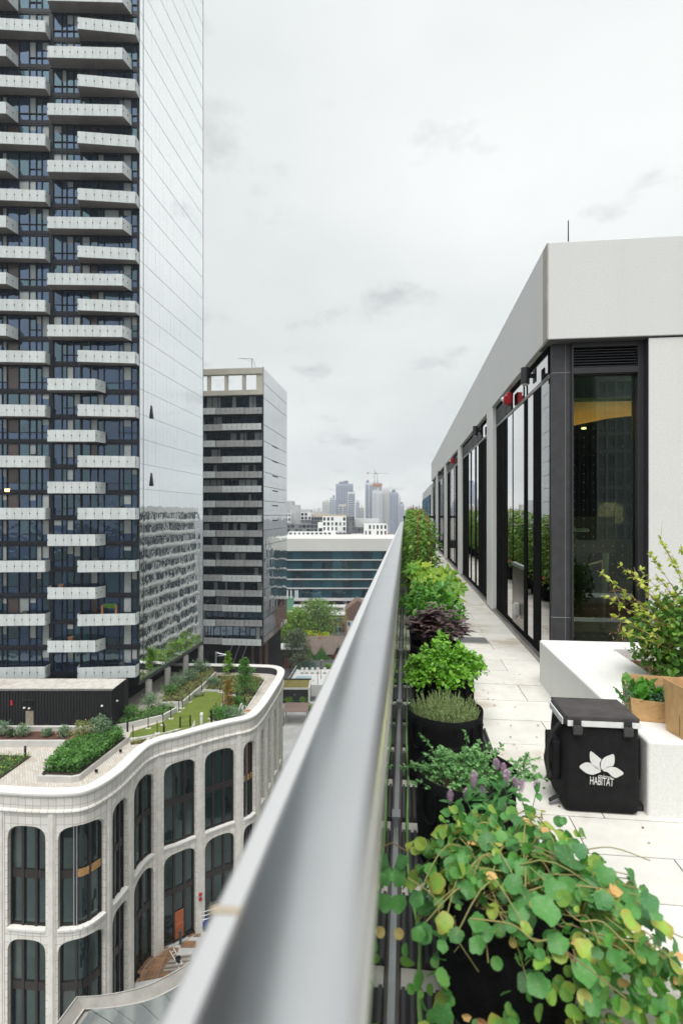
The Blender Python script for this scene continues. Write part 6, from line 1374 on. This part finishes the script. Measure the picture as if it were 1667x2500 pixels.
for px, w, m_, iv in ((754, 1.2, redb, 1), (784, 1.6, redb, 1), (826, 1.6, redb, 0)):
    x = hx(px); zt = hz(1578); ze = hz(1598)
    MB().add([(x - w, -1.2, 0), (x + w, -1.2, 0), (x + w, -1.2, ze), (x, -1.2, zt), (x - w, -1.2, ze), (x - w, 3, 0), (x + w, 3, 0), (x + w, 3, ze), (x, 3, zt), (x - w, 3, ze)], [(0, 1, 2, 3, 4), (0, 4, 9, 5), (2, 1, 6, 7), (3, 2, 7, 8), (4, 3, 8, 9)]).build('gable', m_, hs)
    for s in (-1, 1): MB().add([(x, -1.5, zt + .15), (x + s * (w + .3), -1.5, ze - .15), (x + s * (w + .3), 3, ze - .15), (x, 3, zt + .15)], [(0, 1, 2, 3)]).build('gable_roof', shing, hs)
    if iv:
        f = MB()
        for k in range(1300):
            xx = random.uniform(-w, w); top = ze + (zt - ze) * (1 - abs(xx) / w); leaf_ovate(f, Vector((x + xx * 1.05, -1.2 - random.uniform(.02, .35), random.uniform(0, top))), Vector((random.uniform(-1, 1), -.4, random.uniform(-1, .3))), Vector((0, -1, .3)), .3, .12)
        f.build('ivy', ivy, hs, kind='stuff')
    else:
        for q in (-.7, .3): MB().box(x + q, x + q + .5, -1.26, -1.2, 1.2, 3.4).build('window', glassB, hs)
f = MB()
for k in range(1500): leaf_ovate(f, Vector((random.uniform(hx(745), hx(815)), -random.uniform(.05, .4), random.uniform(0, hz(1604)))), Vector((random.uniform(-1, 1), -.4, random.uniform(-1, .3))), Vector((0, -1, .3)), .3, .12)
f.build('ivy', ivy, hs, kind='stuff'); MB().box(hx(777), hx(781), 4, 5, hz(1575), hz(1562)).build('chimney', mat('orange_brick', (.40, .16, .07), .8), hs)
d = 168; e = empty('flat_roof_shed', W(rp(800, d), d, GZ), TH, label='white flat roof between the ivy house and the trees', cat='shed'); w_ = 36 / F * d; h = zp(1572, d) - GZ; MB().box(-w_, w_ * 1.4, 0, 8, 0, h).build('wall', brickd, e); MB().box(-w_ - .2, w_ * 1.4 + .2, -.2, 8.2, h, h + .2).build('roof', wrap, e)
d = 150; e = empty('brick_terrace', W(rp(700, d), d, GZ), TH, label='dark brick terrace with orange doorways beneath the dark trees', cat='house'); MB().box(-2, 4.2, 0, 6, 0, 5.2).build('wall', mat('sooty_brick', (.07, .045, .035), .85), e); MB().box(-2.2, 4.4, -.4, 6, 5.2, 5.5).build('roof', wrap, e)
for x in (-.6, 1.2, 2.8): MB().box(x, x + .35, -.1, 0, 0, 2.9).box(x + .8, x + 1.1, -.1, 0, 0, 2.9).build('door_surround', mat('orange_trim', (.32, .10, .04), .8), e)
# rooftop pool deck with glass fence, and lamp poles
pz = -39.6; deckm = mat('pale_deck', (.68, .68, .66), .7, var=.05); c4_ = [G(x, y, pz) for x, y in ((700, 1672), (790, 1672), (830, 1634), (724, 1634))]; pc = sum(c4_, Vector()) / 4; pc.z = GZ
e = empty('pool_terrace', pc, label='raised white terrace with a small pale blue pool and glass fence', cat='terrace'); MB().prism([(p.x - pc.x, p.y - pc.y) for p in c4_], 0, pz - GZ).build('deck', deckm, e)
wp = [G(x, y, pz) for x, y in ((712, 1664), (752, 1664), (762, 1651), (724, 1651))]; MB().prism([(p.x - pc.x, p.y - pc.y) for p in wp], pz - GZ + .01, pz - GZ + .06).build('pool', mat('pool_water', (.45, .62, .66), .08), e)
a, b = G(704, 1668, pz), G(724, 1636, pz); n_ = 12
for k in range(n_):
    q = a.lerp(b, k / n_) - pc; MB().box(q.x - .05, q.x + .05, q.y - .05, q.y + .05, pz - GZ, pz - GZ + 1.2).build('rail_post', grey_metal, e)
MB().tube([a - pc + Vector((0, 0, 1.2)), b - pc + Vector((0, 0, 1.2))], .08).build('hand_rail', wrap, e)
a, b = G(728, 1636, pz), G(772, 1636, pz); MB().obox(a - pc, b - a, (0, .06, 0), (0, 0, 1.9)).build('glass_fence', clearglass('green_glass', (.55, .75, .68)), e)
for k, px in enumerate((737, 748, 762, 775, 792)):
    q = G(px, 1644, pz); s = empty('sun_lounger', q, TH, label=('leftmost', 'second', 'middle', 'fourth', 'rightmost')[k] + ' of the white sun loungers along the pool terrace', cat='sun lounger', group='white loungers on the pool terrace'); MB().box(-.35, .35, -.3, .9, .25, .4).build('seat', wrap, s); MB().obox((-.35, .9, .3), (.7, 0, 0), (0, .12, 0), (0, .35, .8)).build('backrest', wrap, s)
    for sx in (-.3, .25): MB().box(sx, sx + .06, -.25, .85, 0, .25).build('leg', grey_metal, s)
for px, yb, yt, lab in ((783, 1657, 1612, 'taller lamp pole at the right of the pool terrace'), (775, 1670, 1637, 'lamp pole in the middle of the pool terrace'), (764, 1692, 1660, 'thin dark pole beside the black garden pavilion')):
    q = G(px, yb, pz if yb < 1675 else GZ); dd = -q.x * SN + q.y * CS; h = (yb - yt) / F * dd; e = empty('lamp_pole', q, label=lab, cat='lamp pole'); MB().tube([(0, 0, 0), (0, 0, h)], .06, .05, 6).build('pole', black_metal, e); MB().box(-.1, .5, -.08, .08, h, h + .1).build('lamp_head', wrap, e)
# black garden pavilion with sedum roof
d = 122.5; q = W(rp(723, d), d, GZ); e = empty('garden_pavilion', q, TH, label='small black pavilion with a mossy sedum roof and white side wall', cat='pavilion'); hw = 29 / F * d; h = 3.35
MB().box(-hw - 1, hw, 0, 6, 0, h - .02).build('walls', blackclad, e); MB().box(hw, hw + .35, -.1, 6.1, 0, h + .1).build('side_wall', wrap, e); MB().box(-hw - 1, hw, -.2, 0, h - .25, h + .1).build('roof_edge', wrap, e); MB().box(-hw - 1, hw, 0, 6, h, h + .05).build('sedum_roof', mat('sedum', (.22, .19, .05), .95, var=.3, vs=2, bump=.5, bs=10), e); MB().box(-hw - 1, hw + .4, 5.9, 6.3, h, h + .3).build('roof_edge', blackclad, e)
for x, z in ((-.4, 1.9), (.9, 1.2)): MB().lathe([(.001, .1), (.12, 0), (.001, -.1)], (x, -.1, z), 8).build('wall_light', wrap, e)
# pergola with slats
q = G(722, 1745, GZ); d = 111.5; q = W(rp(723, d), d, GZ); e = empty('pergola', q, TH, label='brown slatted pergola in front of the black garden pavilion', cat='pergola'); hw = 29 / F * d; zr = 2.9
for x in (-hw, hw - .12):
    for y in (-2.4, 2.6): MB().box(x, x + .14, y, y + .14, 0, zr).build('post', black_metal, e)
slm = mat('weathered_slat', (.26, .19, .16), .8, var=.15, vs=3, rand=.15)
for k in range(16): MB().box(-hw - .1, hw + .1, -2.6 + k * .34, -2.34 + k * .34, zr, zr + .1).build('slat', slm, e)
for x in (-hw, hw - .1): MB().box(x, x + .1, -2.6, 2.8, zr - .2, zr - .005).build('beam', black_metal, e)
for k, px in enumerate((735, 741)): MB().box(-.2, .2, -.2, .2, 0, 1.6).build('white_umbrella', wrap, e, loc=W(rp(px + 8, d), d - 2, GZ) - q) if False else None
for px, py, lab in ((705, 1716, 'green shrub before the black garden pavilion'), (738, 1716, 'small green shrub between pavilion and pergola'), (753, 1735, 'leafy plant at the right of the pergola'), (800, 1634, 'green shrub beside the pool terrace wall')): shrub('garden_shrub', G(px, py, GZ), 1.1, .9, 500, lf_y, lab, .25)
e = empty('outdoor_steps', G(772, 1700, GZ), TH, label='white outdoor steps beside the black garden pavilion', cat='steps')
for k in range(6): MB().box(-1.5, 4, k * .9, k * .9 + .9, 0, .3 + k * .3).build('step', deckm, e)
# ================================================================== CUBE APARTMENTS
d0 = 262; ca = W(0, d0, GZ); cube = empty('cube_apartments', ca, label='stepped white and charcoal cube apartments above the office roof', cat='building')
def Z1(x, y): return 690 + .1977 * x, 1130 + .1977 * y
wht = mat('white_render', (.70, .71, .70), .7, var=.05, vs=.1); gry = mat('grey_render', (.42, .43, .44), .8, var=.06, vs=.1); chr_ = mat('charcoal_render', (.13, .135, .15), .7, var=.1, vs=.2); tan = mat('tan_render', (.58, .50, .38), .8); lgry = mat('light_grey_render', (.52, .53, .53), .8)
pw = mirrormat('apartment_pane', (.6, .68, .72), .05, 0, dark=(.03, .035, .04), facing=.12, rand=1)
def module(x0, x1, y0, y1, dz, m_, nx=0, ny=0, wm=None, fill=.72, deep=14):
    a, c = Z1(x0, y0), Z1(x1, y1); d = d0 + dz; ra, rb_, zt, zb = rp(a[0], d), rp(c[0], d), zp(a[1], d), zp(c[1], d)
    CB(MB(), ca, ra, rb_, d, d + deep, zb if y1 < 945 else zp(1325, d), zt).build('module', m_, cube)
    for i in range(nx):
        for j in range(ny):
            if random.random() < .12: continue
            w, h = (rb_ - ra) / nx, (zt - zb) / ny; f = fill * random.choice((1, 1, .7)); xx = ra + (i + .5) * w; zc = zb + (j + .5) * h
            CB(MB(), ca, xx - w * f / 2, xx + w * f / 2, d - .06, d - .004, zc - h * .33, zc + h * .33).build('window', wm or pw, cube)
            if w * f > 2.2: CB(MB(), ca, xx - .12, xx + .12, d - .1, d - .065, zc - h * .33, zc + h * .33).build('mullion', m_, cube)
module(50, 195, 520, 760, 26, gry); module(50, 120, 470, 530, 30, gry); module(90, 350, 580, 758, 18, gry, 0, 0); module(220, 350, 612, 705, 17, wht, 3, 2)
module(190, 345, 572, 620, 28, lgry); module(345, 785, 640, 700, 24, tan); module(350, 488, 668, 752, 14, chr_, 4, 2); module(40, 95, 622, 778, 10, wht, 2, 3)
module(50, 432, 758, 862, 8, chr_, 8, 2, None, .8); module(432, 500, 735, 858, 7, wht, 1, 2); module(488, 782, 662, 905, 6, wht, 6, 4, None, .62); module(785, 882, 662, 905, 7, chr_, 3, 4, None, .4)
module(70, 655, 852, 950, 2, wht, 11, 2, None, .6); module(650, 850, 868, 950, 4, chr_, 5, 1); module(885, 1185, 690, 802, 16, lgry); module(880, 1002, 795, 880, 9, chr_, 3, 1); module(845, 1135, 878, 950, 3, lgry); module(1002, 1288, 756, 1045, 1, wht, 6, 4, None, .5); module(1285, 1330, 870, 1045, 4, mat('orange_render', (.42, .22, .12), .8))
# ================================================================== SKYLINE
d0 = 900
hz_b = mat('haze_paled_blue', (.36, .40, .47), .6, var=.06, vs=.02); hz_c = mat('haze_paled_cream', (.55, .52, .46), .7, var=.05, vs=.02); hz_w = mat('haze_paled_white', (.62, .63, .63), .7, var=.05, vs=.02); hz_g = mat('haze_paled_grey', (.50, .53, .57), .7, var=.06, vs=.02); hz_win = mat('tower_glazing', (.19, .23, .30), .4, var=.1, vs=.05); conc_far = mat('raw_tower_concrete', (.5, .45, .40), .8)  # tower colours paled, part of the distance haze is painted into them
def skytower(x0, x1, y0, d, body, band, lab, mode='bands', n=0, name='skyline_tower'):
    a = Z1(x0, y0); b = Z1(x1, y0); ra, rb_, zt = rp(a[0], d), rp(b[0], d), zp(a[1], d); o = W((ra + rb_) / 2, d, GZ); e = empty(name, o, label=lab, cat='tower', group='towers of the far skyline'); w = rb_ - ra
    CB(MB(), o, ra, rb_, d, d + max(18, w * .8), GZ, zt).build('body', body, e); bm = MB(); z = zt - 4
    while z > -30:
        if mode == 'bands': CB(bm, o, ra + w * .08, rb_ - w * .08, d - .4, d - .05, z - 2.0, z)
        elif mode == 'grid':
            k = max(3, int(w / 4.2))
            for i in range(k): CB(bm, o, ra + w * (i + .22) / k, ra + w * (i + .78) / k, d - .4, d - .05, z - 2.1, z)
        elif mode == 'halves':
            CB(bm, o, ra + w * .05, ra + w * .45, d - .4, d - .05, z - 2.2, z); CB(bm, o, ra + w * .58, ra + w * .95, d - .4, d - .05, z - 2.2, z)
        z -= 3.4
    bm.build('window_band', band, e, kind='stuff'); rr = random.Random(x0)
    for q in range(2): u0 = rr.uniform(.1, .6); CB(MB(), o, ra + w * u0, ra + w * (u0 + rr.uniform(.15, .35)), d + 4, d + 12, zt, zt + rr.uniform(2, 6)).build('roof_plant', band, e)
    return e, o
skytower(653, 868, 258, 930, hz_b, hz_win, 'widest slate blue tower of the far skyline', 'grid')
skytower(578, 662, 430, 900, hz_g, hz_win, 'lower grey tower left of the widest one', 'grid')
skytower(486, 578, 478, 940, hz_c, hz_g, 'pale cream block at the left end of the skyline', 'grid')
skytower(800, 892, 356, 860, hz_w, hz_win, 'white framed tower in front of the widest one', 'bands')
skytower(690, 785, 508, 840, hz_c, hz_win, 'short cream tower before the widest one', 'halves')
skytower(902, 946, 490, 900, hz_b, hz_g, 'narrow slate tower in the gap of the skyline', 'grid')
skytower(948, 1002, 556, 950, hz_c, hz_g, 'low cream tower in the gap of the skyline', 'grid')
t, to = skytower(1020, 1105, 245, 900, hz_w, hz_win, 'tall banded tower under the crane', 'halves')
skytower(1105, 1222, 248, 915, conc_far, hz_g, 'unfinished concrete tower below the crane', 'bands')
skytower(1105, 1228, 345, 870, hz_w, hz_g, 'white tower right of the tall banded one', 'halves')
skytower(1228, 1326, 340, 880, hz_c, hz_g, 'cream tower with a grid of small windows', 'grid')
skytower(1326, 1422, 365, 840, hz_b, hz_win, 'dark slate tower with many windows near the handrail', 'grid')
skytower(1400, 1452, 412, 930, hz_w, hz_g, 'pale tower behind the dark slate tower', 'grid')
skytower(1446, 1496, 506, 820, hz_g, hz_win, 'small grey tower at the right end of the skyline', 'grid')
skytower(1500, 1640, 585, 1000, hz_w, hz_g, 'pale distant block above the staked tomatoes', 'grid')
skytower(1570, 1700, 540, 1080, hz_g, hz_w, 'distant greenish block touching the low wing', 'bands')
skytower(330, 490, 600, 980, hz_c, hz_g, 'distant low cream block behind the cube apartments', 'grid')
a = Z1(1145, 228); dd = 905; cr = empty('tower_crane', W(rp(a[0], dd), dd, zp(a[1], dd) - 8), TH, label='orange tower crane on the unfinished skyline tower', cat='crane'); cm_ = mat('crane_orange', (.40, .17, .09), .6); cg = mat('crane_grey', (.35, .33, .32), .6); mp = dd / F * .1977
for x in (-2.2, 2.6): MB().box(x - .5, x + .5, -.5, .5, 0, 8 + 95 * mp).build('mast_leg', cg, cr)
MB().box(-95 * mp, 150 * mp, -.5, .5, 8 + 98 * mp, 8 + 101.5 * mp).build('jib', cg, cr); MB().box(-112 * mp, -85 * mp, -1, 1, 8 + 95 * mp, 8 + 108 * mp).build('counterweight', cm_, cr); MB().box(-12 * mp, 12 * mp, -1.5, 1.5, 8 + 92 * mp, 8 + 104 * mp).build('cab', mat('crane_cab', (.2, .12, .09), .6), cr); MB().tube([(0, 0, 8 + 100 * mp), (-20 * mp, 0, 8 + 150 * mp)], .5, n=5).build('tower_head', cg, cr)
MB().box(-95 * mp, 80 * mp, -4, 4, 0, 3.5).build('formwork', cm_, cr)
# ================================================================== BUILDINGS SEEN ONLY AS REFLECTIONS
so = Vector((5, 110, GZ)); st_ = empty('striped_block', so, label='white and dark striped block seen mirrored in the tower glass', cat='building')
MB().box(0, 24, -52, 60, 0, 2.0 - GZ).build('body', mat('block_white', (.78, .78, .76), .7, var=.06, vs=.2), st_)
wb = MB(); rs = random.Random(2)
for k in range(13):
    y = -51
    while y < 58:
        w = rs.choice((1.0, 1.6, 2.4)); wb.box(-.08, -.004, y, y + w, 1.3 + k * 3.3, 3.3 + k * 3.3); y += w + rs.choice((.5, .9, 1.4))
wb.build('window_band', mat('block_window', (.06, .075, .09), .5, spec=.2), st_, kind='stuff'); hb2 = MB()
for k in range(13): hb2.box(-.5, -.09, -51.5, 59, .35 + k * 3.3, .75 + k * 3.3)
hb2.build('balcony_edge', mat('block_pale', (.6, .6, .58), .7), st_, kind='stuff')
for k in range(9): big = tree('street_tree', Vector((-4.5 - .8 * (k % 2), 66 + 9 * k, GZ)), 12, 3.6, 900, lt1, 'street tree mirrored low in the glass side, ' + ('first', 'second', 'third', 'fourth', 'fifth', 'sixth', 'seventh', 'eighth', 'ninth')[k] + ' along the kerb', .6, .3, .2, 10)
tb_ = Vector((19, -62, GZ)); bt = empty('dark_tower_behind', tb_, label='dark tower mirrored in the front window', cat='tower'); bt.name = 'dark_tower'
MB().box(-7, 5, -20, 0, 0, 18 - GZ).build('body', mat('dark_tower_wall', (.03, .03, .032), .6), bt)
rbm = MB()
for k in range(24): rbm.box(-7 + k * .5, -6.85 + k * .5, .01, .3, 0, 18 - GZ)
rbm.build('rib', mat('dark_rib', (.07, .07, .07), .6), bt, kind='stuff')
b2_ = Vector((29, -66, GZ)); bt = empty('grid_tower', b2_, label='pale gridded tower mirrored in the right of the front window', cat='tower'); MB().box(-3.5, 5, -20, 0, 0, 30 - GZ).build('body', hz_g, bt); gm = MB()
for k in range(30): gm.box(-3.5, 5, .01, .3, k * 2.4, k * 2.4 + .5)
for k in range(8): gm.box(-3.5 + k * 1.15, -3.2 + k * 1.15, .01, .35, 0, 30 - GZ)
gm.build('grid', wht, bt, kind='stuff')
scene.cycles.volume_bounces = 1
# ================================================================== HAZE
T = NT('pale_haze'); T.t.nodes.remove(T.t.nodes.get(T.o.name)) if False else None
vol = T.n('ShaderNodeVolumePrincipled'); vol.inputs['Color'].default_value = (.86, .91, 1.0, 1); vol.inputs['Density'].default_value = .00024; vol.inputs['Anisotropy'].default_value = .2
T.l(vol.outputs[0], T.o.inputs['Volume'])
MB().box(-1400, 1400, -160, 1500, GZ - 1, 150).build('haze', T.m, kind='stuff', label='pale haze softening the distant skyline', cat='haze')
